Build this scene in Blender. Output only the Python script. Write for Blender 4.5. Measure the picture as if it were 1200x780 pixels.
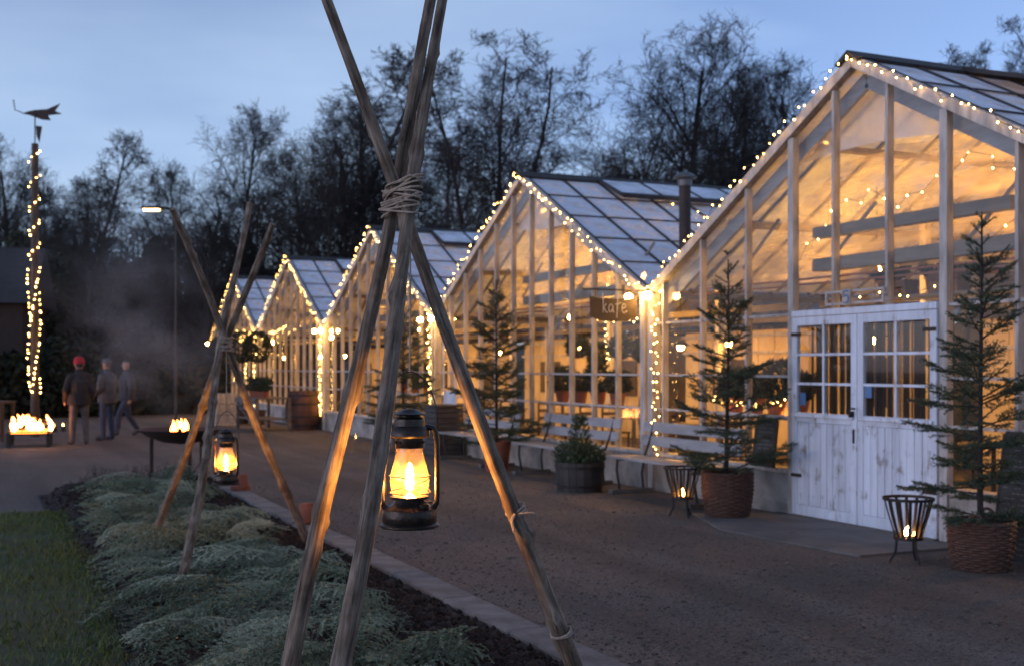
import bpy, bmesh, math, random
import numpy as np
from mathutils import Vector, Matrix

sc = bpy.context.scene
for o in list(bpy.data.objects):
    bpy.data.objects.remove(o)
R = math.radians
PI = math.pi

# ---------------------------------------------------------------- camera
FPX, CX, HV, CH, YAW = 1370.0, 600.0, 430.0, 1.6, R(24.5)   # focal (px of a 1200 px wide frame), horizon row, eye height, heading
cam_d = bpy.data.cameras.new('camera')
cam = bpy.data.objects.new('camera', cam_d)
sc.collection.objects.link(cam)
cam.location = (0, 0, CH)
cam.rotation_euler = (R(90), 0, -YAW)
cam_d.sensor_width = 36.0
cam_d.lens = 36.0 * FPX / 1200.0
cam_d.shift_y = 40.0 / 1200.0
cam_d.clip_start = 0.05
cam_d.clip_end = 2000.0
cam_d.dof.use_dof = True
cam_d.dof.focus_distance = 3.7
cam_d.dof.aperture_fstop = 4.6
sc.camera = cam

# ---------------------------------------------------------------- sky and view
world = bpy.data.worlds.new('World')
sc.world = world
world.use_nodes = True
wn, wl = world.node_tree.nodes, world.node_tree.links
wn.clear()
wo = wn.new('ShaderNodeOutputWorld')
bg = wn.new('ShaderNodeBackground')
sky = wn.new('ShaderNodeTexSky')
sky.sky_type = 'NISHITA'
sky.sun_disc = False
sky.sun_elevation = R(3.0)
sky.sun_rotation = R(268)
sky.altitude = 50
sky.air_density = 1.0
sky.dust_density = 0.6
sky.ozone_density = 4.0
# blue-hour cast: keep the sky's brightness, pull its hue towards dusk blue
bw = wn.new('ShaderNodeRGBToBW')
blue = wn.new('ShaderNodeMix')
blue.data_type = 'RGBA'
blue.blend_type = 'MULTIPLY'
blue.inputs[0].default_value = 1.0
blue.inputs[7].default_value = (0.68, 1.0, 1.60, 1)
wl.new(sky.outputs[0], bw.inputs[0])
wl.new(bw.outputs[0], blue.inputs[6])
hs = wn.new('ShaderNodeMix')
hs.data_type = 'RGBA'
hs.inputs[0].default_value = 0.70
wl.new(sky.outputs[0], hs.inputs[6])
wl.new(blue.outputs[2], hs.inputs[7])
tc = wn.new('ShaderNodeTexCoord')
mp = wn.new('ShaderNodeMapping')
mp.inputs['Scale'].default_value = (1.0, 1.0, 3.2)
nz = wn.new('ShaderNodeTexNoise')
nz.inputs['Scale'].default_value = 2.2
nz.inputs['Detail'].default_value = 4.0
nz.inputs['Roughness'].default_value = 0.5
cr = wn.new('ShaderNodeValToRGB')
cr.color_ramp.elements[0].position = 0.35
cr.color_ramp.elements[0].color = (0.66, 0.73, 0.84, 1)
cr.color_ramp.elements[1].position = 0.72
cr.color_ramp.elements[1].color = (1.26, 1.20, 1.10, 1)
mx = wn.new('ShaderNodeMix')
mx.data_type = 'RGBA'
mx.blend_type = 'MULTIPLY'
mx.inputs[0].default_value = 1.0
tint = wn.new('ShaderNodeMix')
tint.data_type = 'RGBA'
tint.blend_type = 'MULTIPLY'
tint.inputs[0].default_value = 1.0
tint.inputs[7].default_value = (1.34, 1.07, 0.96, 1)
wl.new(tc.outputs['Generated'], mp.inputs[0])
wl.new(mp.outputs[0], nz.inputs['Vector'])
wl.new(nz.outputs['Fac'], cr.inputs[0])
wl.new(hs.outputs[2], mx.inputs[6])
wl.new(cr.outputs[0], mx.inputs[7])
wl.new(mx.outputs[2], tint.inputs[6])
wl.new(tint.outputs[2], bg.inputs[0])
bg.inputs[1].default_value = 0.15
wl.new(bg.outputs[0], wo.inputs[0])

sc.view_settings.view_transform = 'Standard'
sc.view_settings.look = 'None'
sc.view_settings.exposure = 2.45
sc.view_settings.gamma = 1.0
sc.view_settings.use_curve_mapping = False
sc.render.engine = 'CYCLES'
cy = sc.cycles
cy.use_denoising = True
try:
    cy.denoiser = 'OPENIMAGEDENOISE'
except Exception:
    pass
cy.max_bounces = 8
cy.diffuse_bounces = 3
cy.glossy_bounces = 3
cy.transmission_bounces = 6
cy.transparent_max_bounces = 24
cy.volume_bounces = 0
cy.volume_step_rate = 4.0
cy.sample_clamp_indirect = 4.0
cy.caustics_reflective = False
cy.caustics_refractive = False
cy.use_light_tree = True

# ---------------------------------------------------------------- helpers
SY, CYW = math.sin(YAW), math.cos(YAW)

def at(u, v, z=0.0):
    """point at height z that the photograph shows at pixel (u, v)"""
    d = FPX * (CH - z) / (v - HV)
    l = (u - CX) / FPX * d
    return Vector((d * SY + l * CYW, d * CYW - l * SY, z))

def at_d(u, v, d):
    l = (u - CX) / FPX * d
    return Vector((d * SY + l * CYW, d * CYW - l * SY, CH - (v - HV) / FPX * d))

COL = sc.collection

def link(o, parent=None):
    COL.objects.link(o)
    if parent is not None:
        o.parent = parent
    return o

def empty(name, loc=(0, 0, 0), rz=0.0):
    o = bpy.data.objects.new(name, None)
    o.empty_display_size = 0.1
    o.location = loc
    o.rotation_euler = (0, 0, rz)
    return link(o)

def tag(o, label=None, cat=None, group=None, kind=None):
    if label: o['label'] = label
    if cat: o['category'] = cat
    if group: o['group'] = group
    if kind: o['kind'] = kind
    return o

def mesh_np(name, V, F, mat=None, smooth=False):
    """V (n,3) floats, F (m,k) ints with k = 3 or 4"""
    me = bpy.data.meshes.new(name)
    V = np.asarray(V, dtype=np.float32)
    F = np.asarray(F, dtype=np.int32)
    k = F.shape[1]
    me.vertices.add(len(V))
    me.vertices.foreach_set('co', V.ravel())
    me.loops.add(F.size)
    me.loops.foreach_set('vertex_index', F.ravel())
    me.polygons.add(len(F))
    me.polygons.foreach_set('loop_start', np.arange(0, F.size, k, dtype=np.int32))
    me.polygons.foreach_set('loop_total', np.full(len(F), k, dtype=np.int32))
    if smooth:
        me.polygons.foreach_set('use_smooth', np.ones(len(F), dtype=bool))
    me.update(calc_edges=True)
    if mat: me.materials.append(mat)
    return me

class MB:
    def __init__(s):
        s.v, s.f = [], []
    def add(s, V, F):
        n = len(s.v)
        s.v.extend([tuple(p) for p in V])
        s.f.extend([tuple(i + n for i in f) for f in F])
        return s
    def box(s, x0, x1, y0, y1, z0, z1):
        V = [(x, y, z) for x in (x0, x1) for y in (y0, y1) for z in (z0, z1)]
        F = [(0, 1, 3, 2), (4, 6, 7, 5), (0, 4, 5, 1), (2, 3, 7, 6), (0, 2, 6, 4), (1, 5, 7, 3)]
        return s.add(V, F)
    def bar(s, a, b, w, h, up=(0, 0, 1)):
        """box from a to b with width w (sideways) and height h (along up)"""
        a, b = Vector(a), Vector(b)
        d = (b - a).normalized()
        u = Vector(up)
        sd = d.cross(u)
        if sd.length < 1e-5: sd = d.cross(Vector((1, 0, 0)))
        sd.normalize()
        u = sd.cross(d).normalized()
        V = []
        for p in (a, b):
            for i, j in ((-1, -1), (1, -1), (1, 1), (-1, 1)):
                V.append(p + sd * (i * w / 2) + u * (j * h / 2))
        F = [(3, 2, 1, 0), (4, 5, 6, 7), (0, 1, 5, 4), (1, 2, 6, 5), (2, 3, 7, 6), (3, 0, 4, 7)]
        return s.add(V, F)
    def tube(s, pts, rad, n=8, closed=False, cap=True):
        pts = [Vector(p) for p in pts]
        m = len(pts)
        if not hasattr(rad, '__len__'): rad = [rad] * m
        t0 = (pts[1] - pts[0]).normalized()
        ref = Vector((0, 0, 1)) if abs(t0.z) < 0.9 else Vector((1, 0, 0))
        nrm = t0.cross(ref).normalized()
        V = []
        for i, p in enumerate(pts):
            if closed:
                t = (pts[(i + 1) % m] - pts[i - 1])
            else:
                t = pts[min(i + 1, m - 1)] - pts[max(i - 1, 0)]
            t = t.normalized() if t.length > 1e-9 else t0
            nrm = (nrm - t * nrm.dot(t))
            if nrm.length < 1e-6: nrm = t.orthogonal()
            nrm.normalize()
            b = t.cross(nrm)
            for k in range(n):
                a = 2 * PI * k / n
                V.append(p + (nrm * math.cos(a) + b * math.sin(a)) * rad[i])
        F = []
        for i in range(m if closed else m - 1):
            j = (i + 1) % m
            for k in range(n):
                k2 = (k + 1) % n
                F.append((i * n + k, i * n + k2, j * n + k2, j * n + k))
        if cap and not closed:
            F.append(tuple(range(n - 1, -1, -1)))
            F.append(tuple((m - 1) * n + k for k in range(n)))
        return s.add(V, F)
    def lathe(s, prof, n=24, c=(0, 0, 0), cap=True):
        V, F = [], []
        m = len(prof)
        for r, z in prof:
            for k in range(n):
                a = 2 * PI * k / n
                V.append((c[0] + r * math.cos(a), c[1] + r * math.sin(a), c[2] + z))
        for i in range(m - 1):
            for k in range(n):
                k2 = (k + 1) % n
                F.append((i * n + k, i * n + k2, (i + 1) * n + k2, (i + 1) * n + k))
        if cap:
            if prof[0][0] > 1e-4: F.append(tuple(range(n - 1, -1, -1)))
            if prof[-1][0] > 1e-4: F.append(tuple((m - 1) * n + k for k in range(n)))
        return s.add(V, F)
    def poly(s, pts):
        return s.add(pts, [tuple(range(len(pts)))])
    def prism(s, pts, d):
        """extrude polygon pts by vector d"""
        n = len(pts)
        d = Vector(d)
        V = [Vector(p) for p in pts] + [Vector(p) + d for p in pts]
        F = [tuple(range(n - 1, -1, -1)), tuple(range(n, 2 * n))]
        F += [(k, (k + 1) % n, n + (k + 1) % n, n + k) for k in range(n)]
        return s.add(V, F)
    def mesh(s, name, mat, smooth=False):
        me = bpy.data.meshes.new(name)
        me.from_pydata(s.v, [], s.f)
        if smooth:
            me.polygons.foreach_set('use_smooth', [True] * len(me.polygons))
        me.update()
        if mat: me.materials.append(mat)
        return me
    def build(s, name, mat, parent=None, smooth=False, bevel=0.0):
        o = bpy.data.objects.new(name, s.mesh(name, mat, smooth))
        if bevel:
            b = o.modifiers.new('bevel', 'BEVEL')
            b.width = bevel
            b.segments = 2
            b.limit_method = 'ANGLE'
        if smooth:
            try:
                o.data.set_sharp_from_angle(angle=R(40))
            except Exception:
                pass
        return link(o, parent)

def copy_tree(o, parent=None):
    c = o.copy()
    COL.objects.link(c)
    c.parent = parent
    for ch in list(o.children):
        copy_tree(ch, c)
    return c

# ---------------------------------------------------------------- materials
def base_mat(name):
    m = bpy.data.materials.new(name)
    m.use_nodes = True
    nt = m.node_tree
    return m, nt.nodes, nt.links, nt.nodes['Principled BSDF']

def pm(name, c1, c2=None, scale=6.0, rough=0.7, bump=0.0, bscale=None, metal=0.0, stretch=None, rand=0.0, lo=0.35, hi=0.65, coord='Object', spec=0.5, detail=6.0):
    """painted / natural surface: two colours mixed by noise, bump from noise"""
    m, N, L, b = base_mat(name)
    b.inputs['Roughness'].default_value = rough
    b.inputs['Metallic'].default_value = metal
    b.inputs['Specular IOR Level'].default_value = spec
    c2 = c2 or tuple(x * 0.75 for x in c1)
    t = N.new('ShaderNodeTexCoord')
    mpn = N.new('ShaderNodeMapping')
    if stretch: mpn.inputs['Scale'].default_value = stretch
    L.new(t.outputs[coord], mpn.inputs[0])
    n = N.new('ShaderNodeTexNoise')
    n.inputs['Scale'].default_value = scale
    n.inputs['Detail'].default_value = detail
    n.inputs['Roughness'].default_value = 0.6
    L.new(mpn.outputs[0], n.inputs['Vector'])
    r = N.new('ShaderNodeValToRGB')
    r.color_ramp.elements[0].position = lo
    r.color_ramp.elements[1].position = hi
    r.color_ramp.elements[0].color = (*c1, 1)
    r.color_ramp.elements[1].color = (*c2, 1)
    L.new(n.outputs['Fac'], r.inputs[0])
    out = r.outputs[0]
    if rand:
        oi = N.new('ShaderNodeObjectInfo')
        mr = N.new('ShaderNodeMapRange')
        mr.inputs['To Min'].default_value = 1 - rand
        mr.inputs['To Max'].default_value = 1 + rand
        L.new(oi.outputs['Random'], mr.inputs[0])
        h = N.new('ShaderNodeHueSaturation')
        L.new(mr.outputs[0], h.inputs['Value'])
        L.new(out, h.inputs['Color'])
        out = h.outputs[0]
    L.new(out, b.inputs['Base Color'])
    if bump:
        n2 = N.new('ShaderNodeTexNoise')
        n2.inputs['Scale'].default_value = bscale or scale * 3
        n2.inputs['Detail'].default_value = 5
        L.new(mpn.outputs[0], n2.inputs['Vector'])
        bp = N.new('ShaderNodeBump')
        bp.inputs['Strength'].default_value = bump
        bp.inputs['Distance'].default_value = 0.02
        L.new(n2.outputs['Fac'], bp.inputs['Height'])
        L.new(bp.outputs[0], b.inputs['Normal'])
    return m

def emit(name, col, s):
    m, N, L, b = base_mat(name)
    N.remove(b)
    e = N.new('ShaderNodeEmission')
    e.inputs[0].default_value = (*col, 1)
    e.inputs[1].default_value = s
    L.new(e.outputs[0], N['Material Output'].inputs[0])
    return m

def flame_mat(name, s, h=1.0):
    """flame: white-yellow low down, orange at the tip (object z from 0 to h)"""
    m, N, L, b = base_mat(name)
    N.remove(b)
    t = N.new('ShaderNodeTexCoord')
    sp = N.new('ShaderNodeSeparateXYZ')
    L.new(t.outputs['Object'], sp.inputs[0])
    mr = N.new('ShaderNodeMapRange')
    mr.inputs['From Max'].default_value = h
    L.new(sp.outputs[2], mr.inputs[0])
    r = N.new('ShaderNodeValToRGB')
    r.color_ramp.elements[0].color = (1, 0.62, 0.22, 1)
    r.color_ramp.elements[1].color = (1, 0.22, 0.03, 1)
    L.new(mr.outputs[0], r.inputs[0])
    e = N.new('ShaderNodeEmission')
    e.inputs[1].default_value = s
    L.new(r.outputs[0], e.inputs[0])
    L.new(e.outputs[0], N['Material Output'].inputs[0])
    return m

def thin_glass(name, tint=(0.95, 0.96, 0.95), dirt=0.06, dirtcol=(0.7, 0.68, 0.64), rough=0.03, ior=1.5, dscale=2.0, tl_share=0.5, streak=None, spread=(0.5, 1.5)):
    """single-sheet glazing: see-through, mirrors by Fresnel, with a film of dust and condensation"""
    m, N, L, b = base_mat(name)
    N.remove(b)
    tr = N.new('ShaderNodeBsdfTransparent')
    tr.inputs[0].default_value = (*tint, 1)
    gl = N.new('ShaderNodeBsdfGlossy')
    gl.inputs['Roughness'].default_value = rough
    lw = N.new('ShaderNodeLayerWeight')
    lw.inputs[0].default_value = 0.5
    pw = N.new('ShaderNodeMath'); pw.operation = 'POWER'; pw.inputs[1].default_value = 5.0
    L.new(lw.outputs['Facing'], pw.inputs[0])
    f0 = 2 * ((ior - 1) / (ior + 1)) ** 2
    fr = N.new('ShaderNodeMapRange')
    fr.inputs['To Min'].default_value = f0
    L.new(pw.outputs[0], fr.inputs[0])
    m1 = N.new('ShaderNodeMixShader')
    L.new(fr.outputs[0], m1.inputs[0])
    L.new(tr.outputs[0], m1.inputs[1])
    L.new(gl.outputs[0], m1.inputs[2])
    df = N.new('ShaderNodeBsdfDiffuse')
    df.inputs[0].default_value = (*dirtcol, 1)
    tl = N.new('ShaderNodeBsdfTranslucent')
    tl.inputs[0].default_value = (*dirtcol, 1)
    m2 = N.new('ShaderNodeMixShader')
    m2.inputs[0].default_value = tl_share
    L.new(df.outputs[0], m2.inputs[1])
    L.new(tl.outputs[0], m2.inputs[2])
    t = N.new('ShaderNodeTexCoord')
    n = N.new('ShaderNodeTexNoise')
    n.inputs['Scale'].default_value = dscale
    n.inputs['Detail'].default_value = 6
    if streak:
        mpn = N.new('ShaderNodeMapping')
        mpn.inputs['Rotation'].default_value = (streak, 0, 0)
        mpn.inputs['Scale'].default_value = (1, 0.16, 1.5)
        L.new(t.outputs['Object'], mpn.inputs[0])
        L.new(mpn.outputs[0], n.inputs['Vector'])
    else:
        L.new(t.outputs['Object'], n.inputs['Vector'])
    mr = N.new('ShaderNodeMapRange')
    mr.inputs['From Min'].default_value = 0.3
    mr.inputs['From Max'].default_value = 0.7
    mr.inputs['To Min'].default_value = dirt * spread[0]
    mr.inputs['To Max'].default_value = dirt * spread[1]
    L.new(n.outputs['Fac'], mr.inputs[0])
    m3 = N.new('ShaderNodeMixShader')
    L.new(mr.outputs[0], m3.inputs[0])
    L.new(m1.outputs[0], m3.inputs[1])
    L.new(m2.outputs[0], m3.inputs[2])
    L.new(m3.outputs[0], N['Material Output'].inputs[0])
    return m

M = {}
M['white_paint'] = pm('white_paint', (0.52, 0.50, 0.48), (0.29, 0.27, 0.25), 11, 0.6, 0.25, stretch=(1, 1, 0.25))
def worn_paint(name):
    """old white paint on planks: streaked, flaking to grey wood in ragged patches"""
    m = pm(name, (0.66, 0.72, 0.82), (0.47, 0.50, 0.56), 7, 0.6, 0.3, 40, stretch=(1, 1, 0.10), rand=0.10, lo=0.40, hi=0.70)
    N, L = m.node_tree.nodes, m.node_tree.links
    b = N['Principled BSDF']
    src = b.inputs['Base Color'].links[0].from_socket
    t = N.new('ShaderNodeTexCoord')
    mpn = N.new('ShaderNodeMapping'); mpn.inputs['Scale'].default_value = (1, 1, 0.12)
    L.new(t.outputs['Object'], mpn.inputs[0])
    n1 = N.new('ShaderNodeTexNoise'); n1.inputs['Scale'].default_value = 55; n1.inputs['Detail'].default_value = 8; n1.inputs['Roughness'].default_value = 0.75
    n2 = N.new('ShaderNodeTexNoise'); n2.inputs['Scale'].default_value = 6.0; n2.inputs['Detail'].default_value = 4
    L.new(mpn.outputs[0], n1.inputs['Vector']); L.new(t.outputs['Object'], n2.inputs['Vector'])
    ad = N.new('ShaderNodeMath'); ad.operation = 'ADD'
    L.new(n1.outputs['Fac'], ad.inputs[0]); L.new(n2.outputs['Fac'], ad.inputs[1])
    r = N.new('ShaderNodeMapRange'); r.inputs['From Min'].default_value = 1.10; r.inputs['From Max'].default_value = 1.26
    L.new(ad.outputs[0], r.inputs[0])
    x = N.new('ShaderNodeMix'); x.data_type = 'RGBA'
    x.inputs[7].default_value = (0.22, 0.19, 0.17, 1)
    L.new(r.outputs[0], x.inputs[0]); L.new(src, x.inputs[6])
    L.new(x.outputs[2], b.inputs['Base Color'])
    return m
M['door_paint'] = worn_paint('door_paint')
M['grey_paint'] = pm('grey_paint', (0.31, 0.315, 0.33), (0.20, 0.20, 0.21), 10, 0.5, 0.15, stretch=(1, 0.2, 1), rand=0.05)
M['plaster'] = pm('plaster', (0.42, 0.39, 0.36), (0.20, 0.18, 0.16), 2.6, 0.9, 0.6, 16, detail=9)
M['dark_iron'] = pm('dark_iron', (0.018, 0.017, 0.017), (0.035, 0.028, 0.024), 12, 0.5, 0.1, metal=0.3)
M['rust_iron'] = pm('rust_iron', (0.045, 0.026, 0.018), (0.022, 0.016, 0.013), 9, 0.7, 0.25)
M['lantern_iron'] = pm('lantern_iron', (0.022, 0.019, 0.017), (0.045, 0.034, 0.027), 40, 0.34, 0.12, 90, metal=0.65)
M['tar'] = pm('tar', (0.022, 0.020, 0.020), (0.04, 0.035, 0.034), 5, 0.7, 0.2)
M['glass'] = thin_glass('glass', dirt=0.018, ior=1.36)
M['roof_glass'] = thin_glass('roof_glass', tint=(0.85, 0.88, 0.9), dirt=0.80, dirtcol=(0.74, 0.80, 0.90), rough=0.10, ior=1.6, dscale=3, tl_share=0.10)
M['door_glass'] = thin_glass('door_glass', dirt=0.02, ior=1.38, tint=(0.8, 0.8, 0.78))
M['film'] = thin_glass('film', tint=(0.95, 0.9, 0.85), dirt=0.27, dirtcol=(0.90, 0.80, 0.62), rough=0.22, ior=1.35, dscale=4.5, tl_share=0.75, streak=R(38), spread=(0.15, 2.1))
M['attic_film'] = thin_glass('attic_film', tint=(0.95, 0.95, 0.95), dirt=0.72, dirtcol=(0.72, 0.74, 0.78), rough=0.25, ior=1.4, dscale=1.5, tl_share=0.25)
M['inner_wood'] = pm('inner_wood', (0.22, 0.19, 0.16), (0.14, 0.12, 0.10), 6, 0.75, 0.2, stretch=(1, 0.2, 1))
M['cream_wall'] = pm('cream_wall', (0.62, 0.50, 0.28), (0.50, 0.38, 0.20), 1.5, 0.8, 0.1, rand=0.12)
M['dark_wood'] = pm('dark_wood', (0.07, 0.045, 0.03), (0.035, 0.023, 0.017), 7, 0.7, 0.3, stretch=(1, 1, 0.2))
M['grey_wood'] = pm('grey_wood', (0.16, 0.14, 0.125), (0.085, 0.073, 0.065), 8, 0.85, 0.35, stretch=(0.25, 1, 1), rand=0.15)
M['curtain'] = pm('curtain', (0.11, 0.07, 0.04), (0.045, 0.03, 0.02), 5, 0.9, stretch=(1, 12, 0.3))
M['terracotta'] = pm('terracotta', (0.25, 0.075, 0.04), (0.17, 0.055, 0.033), 9, 0.85, 0.15)
M['wicker'] = pm('wicker', (0.125, 0.060, 0.038), (0.05, 0.026, 0.019), 22, 0.6, 0.3, lo=0.3, hi=0.7)
M['soil'] = pm('soil', (0.030, 0.019, 0.015), (0.014, 0.010, 0.009), 14, 0.95, 1.0, 38)
M['rope'] = pm('rope', (0.42, 0.34, 0.27), (0.27, 0.21, 0.165), 60, 0.9, 0.6, 160)
M['chalkboard'] = pm('chalkboard', (0.035, 0.034, 0.034), (0.055, 0.053, 0.052), 8, 0.8)
M['chalk'] = pm('chalk', (0.66, 0.60, 0.52), (0.5, 0.45, 0.38), 60, 0.95)
M['bark'] = pm('bark', (0.035, 0.029, 0.026), (0.018, 0.015, 0.014), 3, 0.95)
M['birch_bark'] = pm('birch_bark', (0.055, 0.048, 0.045), (0.022, 0.019, 0.018), 2, 0.95)
M['needle'] = pm('needle', (0.058, 0.082, 0.040), (0.030, 0.048, 0.026), 9, 0.6)
M['leaf_dark'] = pm('leaf_dark', (0.030, 0.050, 0.024), (0.016, 0.028, 0.014), 5, 0.7)
M['leaf_mid'] = pm('leaf_mid', (0.05, 0.085, 0.035), (0.03, 0.05, 0.024), 6, 0.65)
M['bulb'] = emit('bulb', (1.0, 0.52, 0.13), 10.0)
def vary_bulb():
    N, L = M['bulb'].node_tree.nodes, M['bulb'].node_tree.links
    g_ = N.new('ShaderNodeNewGeometry'); r_ = N.new('ShaderNodeMapRange')
    r_.inputs['To Min'].default_value = 4.0; r_.inputs['To Max'].default_value = 17.0
    L.new(g_.outputs['Random Per Island'], r_.inputs[0])
    L.new(r_.outputs[0], N['Emission'].inputs[1])
vary_bulb()
M['lamp_bulb'] = emit('lamp_bulb', (1.0, 0.52, 0.14), 34.0)
M['pendant_bulb'] = emit('pendant_bulb', (1.0, 0.445, 0.075), 160.0)
M['wire'] = pm('wire', (0.02, 0.03, 0.02), (0.02, 0.02, 0.02), 5, 0.6)

# pole wood: grey weathered with long cracks and brown patches
def pole_mat():
    m, N, L, b = base_mat('pole_wood')
    t = N.new('ShaderNodeTexCoord')
    mpn = N.new('ShaderNodeMapping'); mpn.inputs['Scale'].default_value = (1, 1, 0.07)
    L.new(t.outputs['Object'], mpn.inputs[0])
    n1 = N.new('ShaderNodeTexNoise'); n1.inputs['Scale'].default_value = 75; n1.inputs['Detail'].default_value = 8; n1.inputs['Roughness'].default_value = 0.65
    L.new(mpn.outputs[0], n1.inputs['Vector'])
    n2 = N.new('ShaderNodeTexNoise'); n2.inputs['Scale'].default_value = 11; n2.inputs['Detail'].default_value = 5
    L.new(t.outputs['Object'], n2.inputs['Vector'])
    r1 = N.new('ShaderNodeValToRGB')
    for e, (p, c) in zip(r1.color_ramp.elements, ((0.33, (0.03, 0.022, 0.017)), (0.66, (0.33, 0.265, 0.21)))):
        e.position = p; e.color = (*c, 1)
    L.new(n1.outputs['Fac'], r1.inputs[0])
    r2 = N.new('ShaderNodeValToRGB')
    for e, (p, c) in zip(r2.color_ramp.elements, ((0.36, (0.50, 0.41, 0.34)), (0.64, (1.0, 0.97, 0.94)))):
        e.position = p; e.color = (*c, 1)
    L.new(n2.outputs['Fac'], r2.inputs[0])
    x = N.new('ShaderNodeMix'); x.data_type = 'RGBA'; x.blend_type = 'MULTIPLY'; x.inputs[0].default_value = 1
    L.new(r1.outputs[0], x.inputs[6]); L.new(r2.outputs[0], x.inputs[7])
    L.new(x.outputs[2], b.inputs['Base Color'])
    b.inputs['Roughness'].default_value = 0.8
    bp = N.new('ShaderNodeBump'); bp.inputs['Strength'].default_value = 0.55; bp.inputs['Distance'].default_value = 0.008
    L.new(n1.outputs['Fac'], bp.inputs['Height'])
    L.new(bp.outputs[0], b.inputs['Normal'])
    return m
M['pole'] = pole_mat()

def ground_mat():
    m, N, L, b = base_mat('gravel_ground')
    t = N.new('ShaderNodeTexCoord')
    vo = N.new('ShaderNodeTexVoronoi'); vo.inputs['Scale'].default_value = 72
    L.new(t.outputs['Object'], vo.inputs['Vector'])
    n = N.new('ShaderNodeTexNoise'); n.inputs['Scale'].default_value = 0.55; n.inputs['Detail'].default_value = 7; n.inputs['Roughness'].default_value = 0.6
    L.new(t.outputs['Object'], n.inputs['Vector'])
    r = N.new('ShaderNodeValToRGB')
    for e, (p, c) in zip(r.color_ramp.elements, ((0.30, (0.080, 0.062, 0.051)), (0.72, (0.130, 0.102, 0.085)))):
        e.position = p; e.color = (*c, 1)
    L.new(n.outputs['Fac'], r.inputs[0])
    mp2 = N.new('ShaderNodeMapping'); mp2.inputs['Scale'].default_value = (1.6, 0.10, 1)
    L.new(t.outputs['Object'], mp2.inputs[0])
    n3 = N.new('ShaderNodeTexNoise'); n3.inputs['Scale'].default_value = 1.0; n3.inputs['Detail'].default_value = 3
    L.new(mp2.outputs[0], n3.inputs['Vector'])
    r3 = N.new('ShaderNodeMapRange'); r3.inputs['From Min'].default_value = 0.35; r3.inputs['From Max'].default_value = 0.65; r3.inputs['To Min'].default_value = 0.72; r3.inputs['To Max'].default_value = 1.3
    L.new(n3.outputs['Fac'], r3.inputs[0])
    hsn = N.new('ShaderNodeSeparateColor'); L.new(vo.outputs['Color'], hsn.inputs[0])
    mr = N.new('ShaderNodeMapRange'); mr.inputs['To Min'].default_value = 0.6; mr.inputs['To Max'].default_value = 1.4
    L.new(hsn.outputs[0], mr.inputs[0])
    mu = N.new('ShaderNodeMath'); mu.operation = 'MULTIPLY'
    L.new(mr.outputs[0], mu.inputs[0]); L.new(r3.outputs[0], mu.inputs[1])
    h = N.new('ShaderNodeHueSaturation'); L.new(mu.outputs[0], h.inputs['Value']); L.new(r.outputs[0], h.inputs['Color'])
    L.new(h.outputs[0], b.inputs['Base Color'])
    b.inputs['Roughness'].default_value = 0.9
    bp = N.new('ShaderNodeBump'); bp.inputs['Strength'].default_value = 0.6; bp.inputs['Distance'].default_value = 0.010
    L.new(vo.outputs['Distance'], bp.inputs['Height']); bp.invert = True
    L.new(bp.outputs[0], b.inputs['Normal'])
    return m
M['gravel'] = ground_mat()
M['gravel_stone'] = None

def island_mat(name, cols, rough=0.8, spec=0.4, trans=0.0):
    """colour varies from piece to piece of a joined mesh"""
    m, N, L, b = base_mat(name)
    g = N.new('ShaderNodeNewGeometry')
    r = N.new('ShaderNodeValToRGB')
    els = r.color_ramp.elements
    while len(els) < len(cols): els.new(0.5)
    for i, c in enumerate(cols):
        els[i].position = i / (len(cols) - 1); els[i].color = (*c, 1)
    L.new(g.outputs['Random Per Island'], r.inputs[0])
    L.new(r.outputs[0], b.inputs['Base Color'])
    b.inputs['Roughness'].default_value = rough
    b.inputs['Specular IOR Level'].default_value = spec
    return m
M['stones'] = island_mat('stones', [(0.075, 0.059, 0.049), (0.13, 0.102, 0.085), (0.10, 0.079, 0.066), (0.19, 0.155, 0.135)])
M['grass'] = island_mat('grass', [(0.055, 0.085, 0.010), (0.115, 0.145, 0.020), (0.08, 0.115, 0.015), (0.16, 0.14, 0.04)], 0.6)
M['hedge_leaf'] = island_mat('hedge_leaf', [(0.010, 0.016, 0.009), (0.022, 0.032, 0.016), (0.03, 0.026, 0.016)], 0.8)

# ================================================================ SETTING
def structure(name, mb, mat, smooth=False):
    return tag(mb.build(name, mat, None, smooth), kind='structure')

XF = 8.03            # plane of the greenhouse gables
GW, EAVE, RIDGE, GD = 3.925, 2.6, 4.7, 13.0
GY = [9.27, 17.19, 25.10, 32.95, 40.75]

structure('ground', MB().poly([(-250, -60, 0), (300, -60, 0), (300, 400, 0), (-250, 400, 0)]), M['gravel'])

# hillside rising behind the trees
def hillside():
    V, F = [], []
    n, mrow = 60, 10
    rng = random.Random(3)
    for j in range(mrow):
        for i in range(n):
            a = R(-48 + 100 * i / (n - 1)) + YAW
            d = 62 + j * 14
            z = -0.1 + 5.5 * (j / (mrow - 1)) ** 1.2 + (rng.uniform(-0.4, 0.4) if j else 0)
            V.append((d * math.sin(a), d * math.cos(a), z))
    for j in range(mrow - 1):
        for i in range(n - 1):
            F.append((j * n + i, j * n + i + 1, (j + 1) * n + i + 1, (j + 1) * n + i))
    mb = MB().add(V, F)
    return structure('hillside', mb, pm('hill_soil', (0.03, 0.032, 0.018), (0.016, 0.016, 0.011), 0.4, 0.95, 0.4), True)
hillside()

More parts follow.
